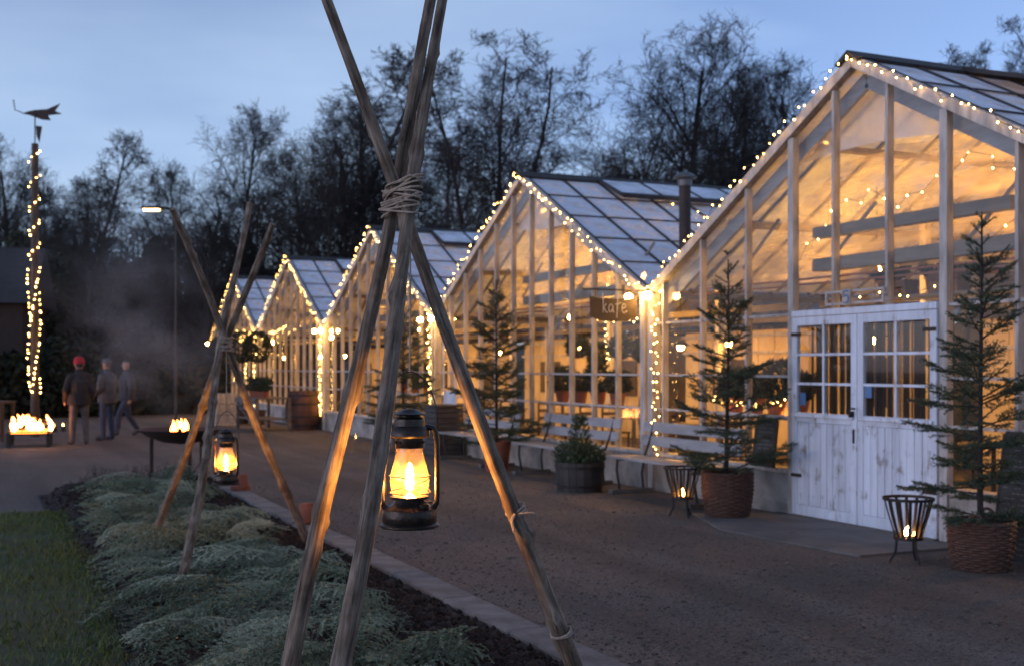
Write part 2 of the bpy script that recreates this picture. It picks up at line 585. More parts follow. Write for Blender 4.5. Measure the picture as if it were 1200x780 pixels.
# lawn: a low sheet left of the planting bed
LAWN_Y = 13.75
lawn_pts = [(-30, -20), (0.72, -20), (0.70, 6.5), (0.86, 9.0), (1.0, 11.5), (1.06, 13.5), (0.6, 13.72), (-1.5, 14.2), (-30, 20.5)]
structure('lawn', MB().prism([(x, y, -0.05) for x, y in lawn_pts], (0, 0, 0.085)), pm('lawn_soil', (0.035, 0.052, 0.016), (0.05, 0.05, 0.022), 3, 0.95, 0.5, 30))

def bed_z(x, y):
    """height of the planting bed's soil"""
    e = min(1.0, max(0.0, (x - 0.70) / 0.25)) * min(1.0, max(0.0, (15.75 - y) / 0.5))
    z = 0.012 + 0.075 * e
    z += 0.030 * math.exp(-((x - 2.36) / 0.24) ** 2) * min(1.0, max(0.0, (15.75 - y) / 0.5))
    z += 0.10 * math.exp(-((y - 15.1) / 0.3) ** 2) * e
    return z

def planting_bed():
    rng = np.random.default_rng(8)
    nx, ny = 70, 460
    V, F = [], []
    for j in range(ny):
        y = -3 + 18.75 * j / (ny - 1)
        for i in range(nx):
            x = 0.66 + (2.72 - 0.66) * i / (nx - 1)
            edge = i in (0, nx - 1) or j in (0, ny - 1)
            z = bed_z(x, y) + (0 if edge else rng.normal(0, 0.011))
            V.append((x, y, 0.002 if i == 0 or j in (0, ny - 1) else z))
    for j in range(ny - 1):
        for i in range(nx - 1):
            F.append((j * nx + i, j * nx + i + 1, (j + 1) * nx + i + 1, (j + 1) * nx + i))
    me = mesh_np('planting_bed', V, F, M['soil'])
    o = link(bpy.data.objects.new('planting_bed', me))
    return tag(o, kind='structure')
planting_bed()

# kerb of concrete slabs along the bed
kerb = empty('kerb', (2.82, 0, 0))
tag(kerb, kind='structure')
M['kerb'] = pm('kerb_concrete', (0.23, 0.20, 0.18), (0.13, 0.112, 0.10), 6, 0.9, 0.5, 45, rand=0.14, detail=9)
kmb = MB().box(-0.115, 0.115, 0.004, 0.996, -0.05, 0.125)
kme = kmb.mesh('kerb_stone', M['kerb'])
rng = random.Random(5)
y = -3.0
while y < 15.6:
    o = link(bpy.data.objects.new('kerb_stone', kme), kerb)
    o.location = (rng.uniform(-0.006, 0.006), y, rng.uniform(-0.006, 0.004))
    o.rotation_euler = (rng.uniform(-0.004, 0.004), rng.uniform(-0.012, 0.012), rng.uniform(-0.006, 0.006))
    o.modifiers.new('bevel', 'BEVEL').width = 0.012
    y += 1.0

# concrete apron in front of the white doors
ap = MB().prism([(6.75, 7.75, -0.05), (8.0, 7.75, -0.05), (8.0, 10.45, -0.05), (7.05, 10.75, -0.05), (6.62, 9.6, -0.05)], (0, 0, 0.068))
structure('door_apron', ap, pm('apron_concrete', (0.17, 0.155, 0.145), (0.10, 0.09, 0.083), 2.2, 0.8, 0.35, 30, detail=9))

# loose gravel: thousands of small stones on the near yard
def stones():
    rng = np.random.default_rng(11)
    n = 42000
    # density falls with distance from the camera
    d = 5.4 + 11.5 * rng.random(n) ** 1.7
    ang = YAW + np.radians(rng.uniform(-29, 33, n))
    x, y = d * np.sin(ang), d * np.cos(ang)
    keep = (x > 2.95) & (x < 7.95) & ~((x > 6.55) & (y > 7.6) & (y < 10.8))
    x, y = x[keep], y[keep]
    n = len(x)
    octa = np.array([(1, 0, 0), (0, 1, 0), (-1, 0, 0), (0, -1, 0), (0, 0, 1), (0, 0, -1)], dtype=float)
    F0 = np.array([(0, 1, 4), (1, 2, 4), (2, 3, 4), (3, 0, 4), (1, 0, 5), (2, 1, 5), (3, 2, 5), (0, 3, 5)])
    s = rng.lognormal(math.log(0.0052), 0.45, n)
    sc3 = np.stack([s * rng.uniform(0.8, 1.5, n), s * rng.uniform(0.8, 1.5, n), s * rng.uniform(0.45, 0.8, n)], 1)
    a = rng.uniform(0, 2 * PI, n)
    V = octa[None] * sc3[:, None, :] * rng.uniform(0.75, 1.25, (n, 6, 1))
    ca, sa = np.cos(a)[:, None], np.sin(a)[:, None]
    X = V[:, :, 0] * ca - V[:, :, 1] * sa + x[:, None]
    Y = V[:, :, 0] * sa + V[:, :, 1] * ca + y[:, None]
    Z = V[:, :, 2] + 0.3 * sc3[:, 2:3] + 0.001
    P = np.stack([X, Y, Z], 2).reshape(-1, 3)
    F = (F0[None] + 6 * np.arange(n)[:, None, None]).reshape(-1, 3)
    o = link(bpy.data.objects.new('gravel', mesh_np('gravel', P, F, M['stones'])))
    tag(o, 'loose dark gravel stones scattered over the yard beside the kerb', 'gravel', kind='stuff')
stones()

def leaves():
    rng = np.random.default_rng(77)
    n = 260
    d = 5.2 + 16 * rng.random(n) ** 1.4
    ang = YAW + np.radians(rng.uniform(-25, 26, n))
    x, y = d * np.sin(ang), d * np.cos(ang)
    keep = (x > 2.75) & (x < 7.9)
    x, y = x[keep], y[keep]; n = len(x)
    V, F = [], []
    for i in range(n):
        a = rng.uniform(0, 6.28); l = rng.uniform(0.018, 0.045); w = l * rng.uniform(0.4, 0.7)
        z = 0.018 + (0.115 if x[i] < 2.93 else 0)
        c, s_ = math.cos(a), math.sin(a)
        for (p, q, h) in ((-l, 0, 0.0), (-0.2 * l, w, 0.006), (l, 0, 0.01), (-0.2 * l, -w, 0.004)):
            V.append((x[i] + p * c - q * s_, y[i] + p * s_ + q * c, z + h * rng.uniform(0.4, 1.5)))
        F.append((4 * i, 4 * i + 1, 4 * i + 2, 4 * i + 3))
    m = island_mat('dead_leaf', [(0.10, 0.05, 0.03), (0.17, 0.10, 0.06), (0.06, 0.035, 0.025), (0.20, 0.16, 0.12)], 0.8)
    o = link(bpy.data.objects.new('fallen_leaves', mesh_np('fallen_leaves', V, F, m)))
    tag(o, 'small dead leaves scattered on the gravel yard', 'leaves', kind='stuff')
leaves()

def grass():
    rng = np.random.default_rng(12)
    n = 125000
    x = 1.02 - 9.5 * rng.random(n) ** 1.35
    y = rng.uniform(3.4, 16.0, n)
    # ragged edge towards the bed and far kerb of the lawn
    lim_x = np.interp(y, [4, 6.5, 9, 11.5, 13.5], [0.70, 0.70, 0.86, 1.0, 1.06]) + rng.normal(0, 0.04, n)
    lim_y = 13.72 - 0.22 * np.minimum(0.6, x) + rng.normal(0, 0.05, n)
    d = x * SY + y * CYW
    l = x * CYW - y * SY
    keep = (x < lim_x) & (y < lim_y) & (l / d > -0.85) & (d > 3.6)
    # thin patches
    keep &= rng.random(n) < (0.55 + 0.45 * np.sin(x * 2.3 + 1.3 * np.sin(y * 1.7)) * np.cos(y * 1.9))+0.25
    x, y = x[keep], y[keep]
    n = len(x)
    h = rng.uniform(0.018, 0.06, n)
    a = rng.uniform(0, 2 * PI, n)
    w = rng.uniform(0.0022, 0.0045, n)
    lean = rng.uniform(0.2, 1.3, n) * h
    b = rng.uniform(0, 2 * PI, n)
    z0 = np.full(n, 0.033)
    p = np.stack([x, y, z0], 1)
    side = np.stack([np.cos(a) * w, np.sin(a) * w, np.zeros(n)], 1)
    ld = np.stack([np.cos(b) * lean, np.sin(b) * lean, h], 1)
    mid = p + ld * np.array([0.35, 0.35, 0.6])
    V = np.stack([p - side, p + side, mid + side * 0.7, mid - side * 0.7, p + ld], 1).reshape(-1, 3)
    k = 5 * np.arange(n)[:, None]
    F = np.concatenate([k + np.array([[0, 1, 2]]), k + np.array([[0, 2, 3]]), k + np.array([[3, 2, 4]])], 0)
    o = link(bpy.data.objects.new('grass', mesh_np('grass', V, F, M['grass'])))
    tag(o, 'short damp green grass on the lawn at the lower left', 'grass', kind='stuff')
grass()

# clods of dark earth along the bed's edges
def clods():
    rng = np.random.default_rng(21)
    n = 15000
    x = np.where(rng.random(n) < 0.62, rng.normal(2.42, 0.17, n), rng.uniform(0.68, 2.65, n))
    y = 3.6 + 12.0 * rng.random(n) ** 1.3
    keep = (x > 0.68) & (x < 2.69) & (y < 15.5)
    x, y = x[keep], y[keep]
    n = len(x)
    octa = np.array([(1, 0, 0), (0, 1, 0), (-1, 0, 0), (0, -1, 0), (0, 0, 1), (0, 0, -1)], dtype=float)
    F0 = np.array([(0, 1, 4), (1, 2, 4), (2, 3, 4), (3, 0, 4), (1, 0, 5), (2, 1, 5), (3, 2, 5), (0, 3, 5)])
    s = rng.lognormal(math.log(0.011), 0.45, n)
    V = octa[None] * s[:, None, None] * rng.uniform(0.6, 1.4, (n, 6, 3))
    z = np.array([bed_z(a, b) for a, b in zip(x, y)]) + s * 0.3
    P = (V + np.stack([x, y, z], 1)[:, None, :]).reshape(-1, 3)
    F = (F0[None] + 6 * np.arange(n)[:, None, None]).reshape(-1, 3)
    m = island_mat('clod_earth', [(0.012, 0.008, 0.007), (0.038, 0.024, 0.018), (0.022, 0.014, 0.011), (0.05, 0.033, 0.025)], 0.95, 0.2)
    o = link(bpy.data.objects.new('soil_clods', mesh_np('soil_clods', P, F, m)))
    tag(o, 'crumbly dark brown earth along the inside of the kerb', 'soil', kind='stuff')
clods()

# ---------------------------------------------------------------- needles shared by spruces and boughs
def needle_tris(rng, segs, spacing, length, width, flat=0.0):
    """segs: list of (p0, p1). Returns (3n,3) triangle vertices: needles round each twig."""
    out = []
    for p0, p1 in segs:
        p0, p1 = np.array(p0, float), np.array(p1, float)
        d = p1 - p0
        L_ = np.linalg.norm(d)
        if L_ < 1e-4: continue
        d /= L_
        n = max(2, int(L_ / spacing))
        ref = np.array([0, 0, 1.0]) if abs(d[2]) < 0.9 else np.array([1.0, 0, 0])
        s = np.cross(d, ref); s /= np.linalg.norm(s)
        u = np.cross(s, d)
        t = (np.arange(n) + rng.random(n)) / n
        if flat:
            a = np.where(rng.random(n) < 0.5, 0, PI) + rng.normal(0, flat, n)
        else:
            a = rng.uniform(0, 2 * PI, n)
        rad = np.cos(a)[:, None] * s + np.sin(a)[:, None] * u
        fw = rng.uniform(0.45, 1.0, n)[:, None]
        dirn = rad + d * fw
        dirn /= np.linalg.norm(dirn, axis=1)[:, None]
        base = p0 + d * (t * L_)[:, None]
        l = length * rng.uniform(0.7, 1.15, n)[:, None]
        wv = np.cross(dirn, rng.normal(0, 1, (n, 3)))
        wv /= np.linalg.norm(wv, axis=1)[:, None] + 1e-9
        out.append(np.stack([base - wv * width / 2, base + wv * width / 2, base + dirn * l], 1))
    return np.concatenate(out, 0).reshape(-1, 3)

def make_frond(seed):
    """a flat cut spruce bough lying along +x, about 0.65 m long"""
    rng = np.random.default_rng(seed)
    segs = []
    L_ = rng.uniform(0.55, 0.75)
    npt = 9
    axis = [np.array([L_ * i / (npt - 1), 0.03 * math.sin(3 * i / npt + seed), 0.05 * math.sin(PI * i / (npt - 1)) - 0.05 * (i / (npt - 1)) ** 2]) for i in range(npt)]
    for i in range(npt - 1): segs.append((axis[i], axis[i + 1]))
    nb = 9
    for k in range(nb):
        f = 0.10 + 0.86 * k / nb
        q = f * (npt - 1); i = int(q); p = axis[i] * (1 - q + i) + axis[min(i + 1, npt - 1)] * (q - i)
        for sgn in (-1, 1):
            l = (0.27 * (1 - f) ** 0.75 + 0.05) * rng.uniform(0.8, 1.15)
            an = sgn * R(rng.uniform(38, 55))
            dv = np.array([math.cos(an), math.sin(an), rng.uniform(-0.06, 0.12)])
            e = p + dv * l + np.array([0, 0, -0.25 * l * l * 4])
            mid = p + dv * l * 0.5
            segs += [(p, mid), (mid, e)]
            ns = int(l / 0.085)
            for j in range(1, ns + 1):
                g = j / (ns + 1)
                b = p * (1 - g) + e * g
                s2 = 1 if j % 2 else -1
                a2 = an + s2 * R(42)
                l2 = l * 0.36 * (1.1 - g) + 0.02
                dv2 = np.array([math.cos(a2), math.sin(a2), rng.uniform(-0.1, 0.1)])
                segs.append((b, b + dv2 * l2))
    return needle_tris(rng, segs, 0.0036, 0.0185, 0.0064, flat=0.38)

def boughs():
    rng = np.random.default_rng(31)
    fr = [make_frond(s) for s in range(5)]
    out, tone = [], []
    spots = []
    for i in range(300):
        y = 3.3 + 11.9 * rng.random() ** 1.15
        xl = np.interp(y, [3, 6.5, 9, 11.5, 13.5, 15.5], [0.85, 0.85, 0.95, 1.05, 1.15, 1.4])
        xr = np.interp(y, [3, 8, 12, 15.5], [2.24, 2.24, 2.32, 2.36])
        spots.append((rng.uniform(xl, xr), y, xl, xr))
    rng.shuffle(spots)
    for n_, (x, y, xl, xr) in enumerate(spots):
        f = fr[rng.integers(5)]
        s = rng.uniform(0.65, 1.15)
        a = R(208 + 34 * math.sin(y * 1.1 + 1.5 * x) + rng.normal(0, 18))
        if x > xr - 0.3: a = R(rng.normal(262, 40))
        tilt = R(rng.normal(6, 7))
        roll = R(rng.normal(0, 15))
        ca, sa = math.cos(a), math.sin(a)
        mt = np.array(Matrix.Rotation(a, 3, 'Z') @ Matrix.Rotation(tilt, 3, 'Y') @ Matrix.Rotation(roll, 3, 'X'))
        bx, by = x - ca * 0.3 * s, y - sa * 0.3 * s
        hump = 0.05 + 0.05 * (0.5 + 0.5 * math.sin(x * 4.1 + 2.0 * math.sin(y * 1.7)) * math.cos(y * 2.6 + x))
        V = f @ (mt.T * s) + np.array([bx, by, bed_z(x, y) + hump + 0.07 * n_ / len(spots)])
        out.append(V)
        tone.append(np.full(len(V), rng.uniform(0, 1)))
    V = np.concatenate(out, 0)
    T = np.concatenate(tone)
    V[:, 2] = np.maximum(V[:, 2], 0.07)
    keep = V[:, 0].reshape(-1, 3).max(1) < 2.55
    V = V.reshape(-1, 3, 3)[keep].reshape(-1, 3)
    T = T.reshape(-1, 3)[keep].reshape(-1)
    F = np.arange(len(V)).reshape(-1, 3)
    m, N, L, b = base_mat('bough_needle')
    at_ = N.new('ShaderNodeAttribute'); at_.attribute_name = 'tone'
    r = N.new('ShaderNodeValToRGB')
    els = r.color_ramp.elements
    els.new(0.5)
    for e, (p, c) in zip(els, ((0.0, (0.060, 0.085, 0.042)), (0.5, (0.18, 0.22, 0.135)), (1.0, (0.36, 0.40, 0.29)))):
        e.position = p; e.color = (*c, 1)
    L.new(at_.outputs['Fac'], r.inputs[0])
    L.new(r.outputs[0], b.inputs['Base Color'])
    b.inputs['Roughness'].default_value = 0.5
    me = mesh_np('spruce_boughs', V, F, m)
    ta = me.attributes.new('tone', 'FLOAT', 'POINT')
    ta.data.foreach_set('value', T.astype(np.float32))
    o = link(bpy.data.objects.new('spruce_boughs', me))
    tag(o, 'cut blue-green spruce boughs covering the planting bed', 'spruce boughs', kind='stuff')
boughs()

# dark heather tufts at the far end and left edge of the bed
def tufts():
    rng = np.random.default_rng(41)
    out = []
    spots = [(1.05 + 0.02 * i, 14.0 + 0.16 * i) for i in range(6)] + [(1.3 + 0.2 * i, 15.15 + 0.05 * math.sin(i * 2.2)) for i in range(7)]
    for (x, y) in spots:
        segs = []
        for k in range(26):
            p = np.array([x + rng.normal(0, 0.09), y + rng.normal(0, 0.09), bed_z(x, y) - 0.01])
            d = np.array([rng.normal(0, 0.4), rng.normal(0, 0.4), 1.0]); d /= np.linalg.norm(d)
            segs.append((p, p + d * rng.uniform(0.08, 0.24)))
        out.append(needle_tris(rng, segs, 0.008, 0.022, 0.006))
    V = np.concatenate(out, 0)
    F = np.arange(len(V)).reshape(-1, 3)
    m = pm('heather', (0.022, 0.012, 0.010), (0.035, 0.018, 0.014), 4, 0.9)
    o = link(bpy.data.objects.new('heather_tufts', mesh_np('heather_tufts', V, F, m)))
    tag(o, 'withered dark brown heather tufts edging the far end of the bed', 'heather', kind='stuff')
tufts()

# ================================================================ GREENHOUSES
def zroof(y):
    return EAVE + (RIDGE - EAVE) * (1 - abs(y) / GW)

SLOPE = math.atan2(RIDGE - EAVE, GW)
SL = math.hypot(RIDGE - EAVE, GW)
GNAME = ['nearest greenhouse', 'second greenhouse', 'third greenhouse', 'fourth greenhouse', 'farthest greenhouse']
ROOTS = []

def wavy_sheet(y0, y1, zb, x, seed, zt_fn, amp=0.05, ny=36, nz_=14, dgn=1.3):
    rng = random.Random(seed)
    ph = [rng.uniform(0, 6) for _ in range(6)]
    V, F = [], []
    for j in range(nz_ + 1):
        for i in range(ny + 1):
            yy = y0 + (y1 - y0) * i / ny
            zt = max(zb + 0.02, zt_fn(yy))
            zz = zb + (zt - zb) * j / nz_
            w = math.sin((yy + dgn * zz) * 5.1 + ph[0]) + 0.6 * math.sin((yy - 0.4 * zz) * 11.3 + ph[1]) + 0.5 * math.sin((yy * 0.8 + 2.0 * zz) * 8.0 + ph[2])
            sag = 0.04 * math.sin(yy * 2.2 + ph[3])
            V.append((x + amp * w, yy, zz + (sag if j == 0 else 0)))
    n = ny + 1
    for j in range(nz_):
        for i in range(ny):
            F.append((j * n + i, j * n + i + 1, (j + 1) * n + i + 1, (j + 1) * n + i))
    return MB().add(V, F)

# shared meshes for the roof panes
NC, NR = 20, 5
PW, PL = GD / NC, (SL - 0.12) / NR
rp_mesh = MB().box(0.02, PW - 0.02, 0.0, PL + 0.03, -0.003, 0.003).mesh('roof_pane', M['roof_glass'])
rs_mesh = MB().box(0.02, PW - 0.02, 0.0, SL - 0.1, -0.003, 0.003).mesh('roof_pane', M['roof_glass'])

def greenhouse(gi):
    rnd = random.Random(100 + gi)
    yc = GY[gi]
    g = empty('greenhouse', (XF, yc, 0))
    ROOTS.append(g)
    labels = ['nearest greenhouse with weathered white double doors and number plate 5',
              'second greenhouse from the right, behind the hanging kafé sign, with a stove pipe',
              'third greenhouse from the right, its gable crossed by the front tripod poles',
              'fourth greenhouse from the right, behind the barrel and plant stand',
              'farthest and smallest greenhouse, at the left end of the row']
    tag(g, labels[gi], 'greenhouse', 'glass greenhouses side by side along the yard')
    W = GW - 0.02
    zb = 0.50
    if gi == 0:
        ys = [-3.82, -2.92, -2.04, -1.21, -0.48, 0.30, 0.99, 1.80, 2.72, 3.59, 3.82]
        door = (-1.21, 0.99)
    else:
        n = 11
        ys = [-3.82 + 7.64 * i / n for i in range(n + 1)]
        door = None
    # knee wall with sill
    spans = [(-W, W)] if not door else [(-W, door[0] - 0.05), (door[1] + 0.05, W)]
    for a, b in spans:
        V, F = [], []
        nseg = max(4, int((b - a) / 0.12))
        prof = [(-0.02, 0.0), (-0.02, 0.0), (-0.03, 0.12), (-0.025, 0.28), (-0.015, zb - 0.05), (0.16, zb - 0.05), (0.16, 0.0)]
        for i in range(nseg + 1):
            yy = a + (b - a) * i / nseg
            for k, (x, z) in enumerate(prof):
                jx = rnd.uniform(-0.012, 0.012) if 1 <= k <= 3 else 0
                V.append((x + jx, yy, z))
        m_ = len(prof)
        for i in range(nseg):
            for k in range(m_ - 1):
                F.append((i * m_ + k, (i + 1) * m_ + k, (i + 1) * m_ + k + 1, i * m_ + k + 1))
        F.append(tuple(range(m_))); F.append(tuple(nseg * m_ + k for k in range(m_ - 1, -1, -1)))
        wl_ = MB().add(V, F).build('knee_wall', M['plaster'], g)
        MB().box(-0.055, 0.14, a + 0.003, b - 0.003, zb - 0.05, zb).build('sill', M['white_paint'], wl_, bevel=0.006)
    # corner posts, mullions
    for s in (-1, 1):
        MB().box(-0.07, 0.06, s * 3.86 - 0.055, s * 3.86 + 0.055, 0.0, EAVE - 0.04).build('corner_post', M['white_paint'], g, bevel=0.006)
    for yy in ys[1:-1]:
        z0 = zb
        w = 0.018
        if door and door[0] - 0.01 <= yy <= door[1] + 0.01:
            z0 = 2.17
            if abs(yy - door[0]) < 0.02 or abs(yy - door[1]) < 0.02:
                z0 = 0.0; w = 0.045
        MB().box(-0.045, 0.035, yy - w, yy + w, z0, zroof(yy) - 0.10).build('mullion', M['white_paint'], g)
    # rafters (barge boards) at the gable
    for s in (-1, 1):
        a = Vector((-0.02, 0, RIDGE - 0.03)); b = Vector((-0.02, s * (GW + 0.0), EAVE - 0.03))
        a.y = s * 0.01
        MB().bar(a, b, 0.10, 0.11, (0, 0, 1)).build('barge_board', M['white_paint'], g)
        c = Vector((0.16, s * 0.01, RIDGE - 0.2)); d = Vector((0.16, s * (GW - 0.15), EAVE - 0.12))
        MB().bar(c, d, 0.05, 0.16, (0, 0, 1)).build('inner_rafter', M['grey_paint'], g)
    # transoms between the mullions, and panes
    rows = [zb, 1.06, 1.50, 2.17, 3.0, 9]
    for i in range(len(ys) - 1):
        y0, y1 = ys[i] + 0.018, ys[i + 1] - 0.018
        for k in range(len(rows) - 1):
            za, zt = rows[k], rows[k + 1]
            if door and ys[i] >= door[0] - 0.01 and ys[i + 1] <= door[1] + 0.01 and za < 2.1: continue
            t0, t1 = zroof(y0) - 0.08, zroof(y1) - 0.08
            if za >= max(t0, t1) - 0.05: continue
            if min(t0, t1) <= za + 0.02:    # sliver triangle under the slope
                hi, lo = (y0, y1) if t0 > t1 else (y1, y0)
                yx = (GW * (1 - (za + 0.08 - EAVE) / (RIDGE - EAVE))) * (1 if lo > 0 else -1)
                pts = [(0, hi, za), (0, yx, za), (0, hi, max(t0, t1))]
            elif zt >= max(t0, t1, RIDGE - 0.08 if y0 < 0 < y1 else 0):
                pts = [(0, y0, za), (0, y1, za), (0, y1, t1)]
                if y0 < 0 < y1: pts.append((0, 0, RIDGE - 0.08))
                pts.append((0, y0, t0))
            elif zt > min(t0, t1):
                # the slope cuts the top corner
                yx = (GW * (1 - (zt + 0.08 - EAVE) / (RIDGE - EAVE))) * (1 if y0 + y1 > 0 else -1)
                yx = min(max(yx, y0 + 0.01), y1 - 0.01)
                if t1 < t0: pts = [(0, y0, za), (0, y1, za), (0, y1, t1), (0, yx, zt), (0, y0, zt)]
                else: pts = [(0, y0, za), (0, y1, za), (0, y1, zt), (0, yx, zt), (0, y0, t0)]
            else:
                pts = [(0, y0, za), (0, y1, za), (0, y1, zt), (0, y0, zt)]
            tl = rnd.uniform(-0.004, 0.004)
            pts = [(p[0] + tl * (j % 2), p[1], p[2]) for j, p in enumerate(pts)]
            MB().poly(pts).build('pane', M['glass'], g)
            if k > 0 and k < 4 and (gi == 0 or k != 3):
                zz = za
                if zz < min(t0, t1) and (k < 3 or gi == 0):
                    MB().box(-0.02, 0.02, y0 + 0.002, y1 - 0.002, zz - 0.014, zz + 0.014).build('transom', M['white_paint'], g)
    # eaves rail above door height
    # roof: glazing bars, panes, ridge, vents, gutter
    for s in (-1, 1):
        up = Vector((0, -s * math.cos(SLOPE), math.sin(SLOPE)))     # up the slope
        nn = Vector((0, s * math.sin(SLOPE), math.cos(SLOPE)))
        eave_p = Vector((0.02, s * (GW - 0.02), EAVE + 0.02))
        for c in range(NC + 1):
            a = eave_p + Vector((c * PW, 0, 0)) + nn * 0.006
            MB().bar(a, a + up * (SL - 0.06), 0.032, 0.05, nn).build('glazing_bar', M['grey_paint'] if s > 0 else M['tar'], g)
        rot = Matrix((Vector((1, 0, 0)), up, nn)).transposed().to_4x4()
        if s < 0:
            for c in range(NC):
                for r in range(NR):
                    o = link(bpy.data.objects.new('roof_pane', rp_mesh), g)
                    p = eave_p + Vector((c * PW, 0, 0)) + up * (r * PL + 0.02) + nn * 0.012
                    o.matrix_local = Matrix.Translation(p) @ rot @ Matrix.Rotation(R(-0.45 + rnd.uniform(-.12, .12)), 4, 'X') @ Matrix.Rotation(R(rnd.uniform(-.25, .25)), 4, 'Y')
        else:
            for c in range(NC):
                o = link(bpy.data.objects.new('roof_pane', rs_mesh), g)
                o.matrix_local = Matrix.Translation(eave_p + Vector((c * PW, 0, 0)) + up * 0.02 + nn * 0.012) @ rot
        # dark laps where one row of glass overlaps the next
        if s < 0:
            for r in range(1, NR):
                a = eave_p + up * (r * PL + 0.02) + nn * 0.026
                MB().bar(a + Vector((0.0, 0, 0)), a + Vector((GD, 0, 0)), 0.022, 0.012, nn).build('glass_lap', M['tar'], g)
        # purlins below the glass
        for f in (0.36, 0.70):
            a = eave_p + up * (SL * f) - nn * 0.06
            MB().bar(a + Vector((0.2, 0, 0)), a + Vector((GD - 0.1, 0, 0)), 0.05, 0.07, nn).build('purlin', M['inner_wood'], g)
        # ridge vents, a raised dark-framed flap row
        if s < 0:
            for vi, (xa, xb) in enumerate(((1.3, 4.4), (4.7, 7.8), (8.1, 11.2))):
                top = eave_p + up * (SL - 0.14) + nn * 0.055
                bot = eave_p + up * (SL - 1.02) + nn * (0.10 + 0.03 * rnd.random() + (0.10 if gi == 0 and vi == 0 else 0))
                vent = MB().bar(top + Vector((xa, 0, 0)), top + Vector((xb, 0, 0)), 0.07, 0.05, nn).bar(bot + Vector((xa, 0, 0)), bot + Vector((xb, 0, 0)), 0.08, 0.06, nn).build('roof_vent', M['tar'], g)
                nb = 5
                for q in range(nb):
                    xx = Vector((xa + (xb - xa) * q / (nb - 1), 0, 0))
                    MB().bar(bot + xx, top + xx, 0.05, 0.045, nn).build('vent_bar', M['tar'], vent)
                    if q < nb - 1:
                        x2 = Vector((xa + (xb - xa) * (q + 1) / (nb - 1), 0, 0))
                        MB().poly([bot + xx + nn * 0.012, bot + x2 + nn * 0.012, top + x2 + nn * 0.012, top + xx + nn * 0.012]).build('vent_pane', M['roof_glass'], vent)
    rc = [(-0.12, -0.19, RIDGE - 0.035), (-0.12, 0.0, RIDGE + 0.075), (-0.12, 0.19, RIDGE - 0.035), (-0.12, 0.15, RIDGE - 0.06), (-0.12, 0.0, RIDGE + 0.03), (-0.12, -0.15, RIDGE - 0.06)]
    MB().prism(rc, (GD + 0.2, 0, 0)).build('ridge_cap', M['tar'], g)
    MB().box(0.07, GD, -GW + 0.003, -GW + 0.10, EAVE - 0.09, EAVE - 0.01).build('gutter', M['tar'], g)
    # rear gable and back partition of the front room
    pts = [(GD, -W, 0), (GD, W, 0), (GD, W, EAVE - 0.1), (GD, 0, RIDGE - 0.1), (GD, -W, EAVE - 0.1)]
    MB().prism(pts, (0.06, 0, 0)).build('rear_wall', M['cream_wall'], g)
    bw = empty_part = MB().box(5.40, 5.46, -3.5, 3.5, 0, 2.30).build('back_wall', M['cream_wall'], g)
    nb = 14
    for q in range(nb):
        a = -3.5 + 7.0 * q / nb
        MB().box(5.375, 5.398, a + 0.012, a + 7.0 / nb - 0.012, 0.02, 2.28).build('wall_board', M['cream_wall'], bw)
    for zz in (2.18, 1.86):
        MB().box(5.30, 5.372, -3.5, 3.5, zz, zz + 0.05).build('wall_rail', M['white_paint'], bw)
    for q in (-1, 1):
        MB().box(5.34, 5.371, q * 1.9 - 0.55, q * 1.9 + 0.55, 0.95, 1.75).build('wall_hanging', M['dark_wood'], bw)
    # side posts inside and cross timbers
    for xx in (2.6, 5.2, 7.8):
        for s in (-1, 1):
            MB().box(xx - 0.045, xx + 0.045, s * 1.75 - 0.045, s * 1.75 + 0.045, 0, zroof(1.75) - 0.12).build('inner_post', M['white_paint'], g)
        MB().box(xx - 0.04, xx + 0.04, -3.7, 3.7, 2.42, 2.52).build('tie_beam', M['inner_wood'], g)
    l0 = (-1.55, 1.2) if gi == 0 else (-2.1, 0.9)
    MB().box(0.42, 0.55, l0[0], l0[1], 3.03, 3.15).build('heating_pipe_box', M['inner_wood'], g)
    MB().box(0.42, 0.57, l0[0] - 0.2, l0[1], 2.66, 2.80).build('heating_pipe_box', M['inner_wood'], g)
    for zz in (2.50, 2.56):
        MB().tube([(0.36, -3.6, zz), (0.36, 3.6, zz + 0.03)], 0.013, 6).build('heating_pipe', pm('copper', (0.30, 0.11, 0.06), (0.2, 0.08, 0.05), 9, 0.5), g)
    for q in range(4):
        yy = -2.6 + 1.75 * q + rnd.uniform(-.2, .2)
        MB().bar((0.5, yy, 2.8), (0.62, yy - 0.55, 3.35), 0.02, 0.035).build('brace', M['inner_wood'], g)
    # plastic film hung across the gable
    film_top = lambda yy: min(zroof(yy) - 0.22, 3.92)
    wavy_sheet(-3.55, 3.55, 2.62, 0.80, 50 + gi, film_top).build('film_sheet', M['film'], g, True)
    wavy_sheet(-1.50, 1.50, 3.86, 0.30, 70 + gi, lambda yy: zroof(yy) - 0.2, 0.02, 20, 6).build('attic_film', M['attic_film'], g, True)
    return g

for gi in range(5):
    greenhouse(gi)

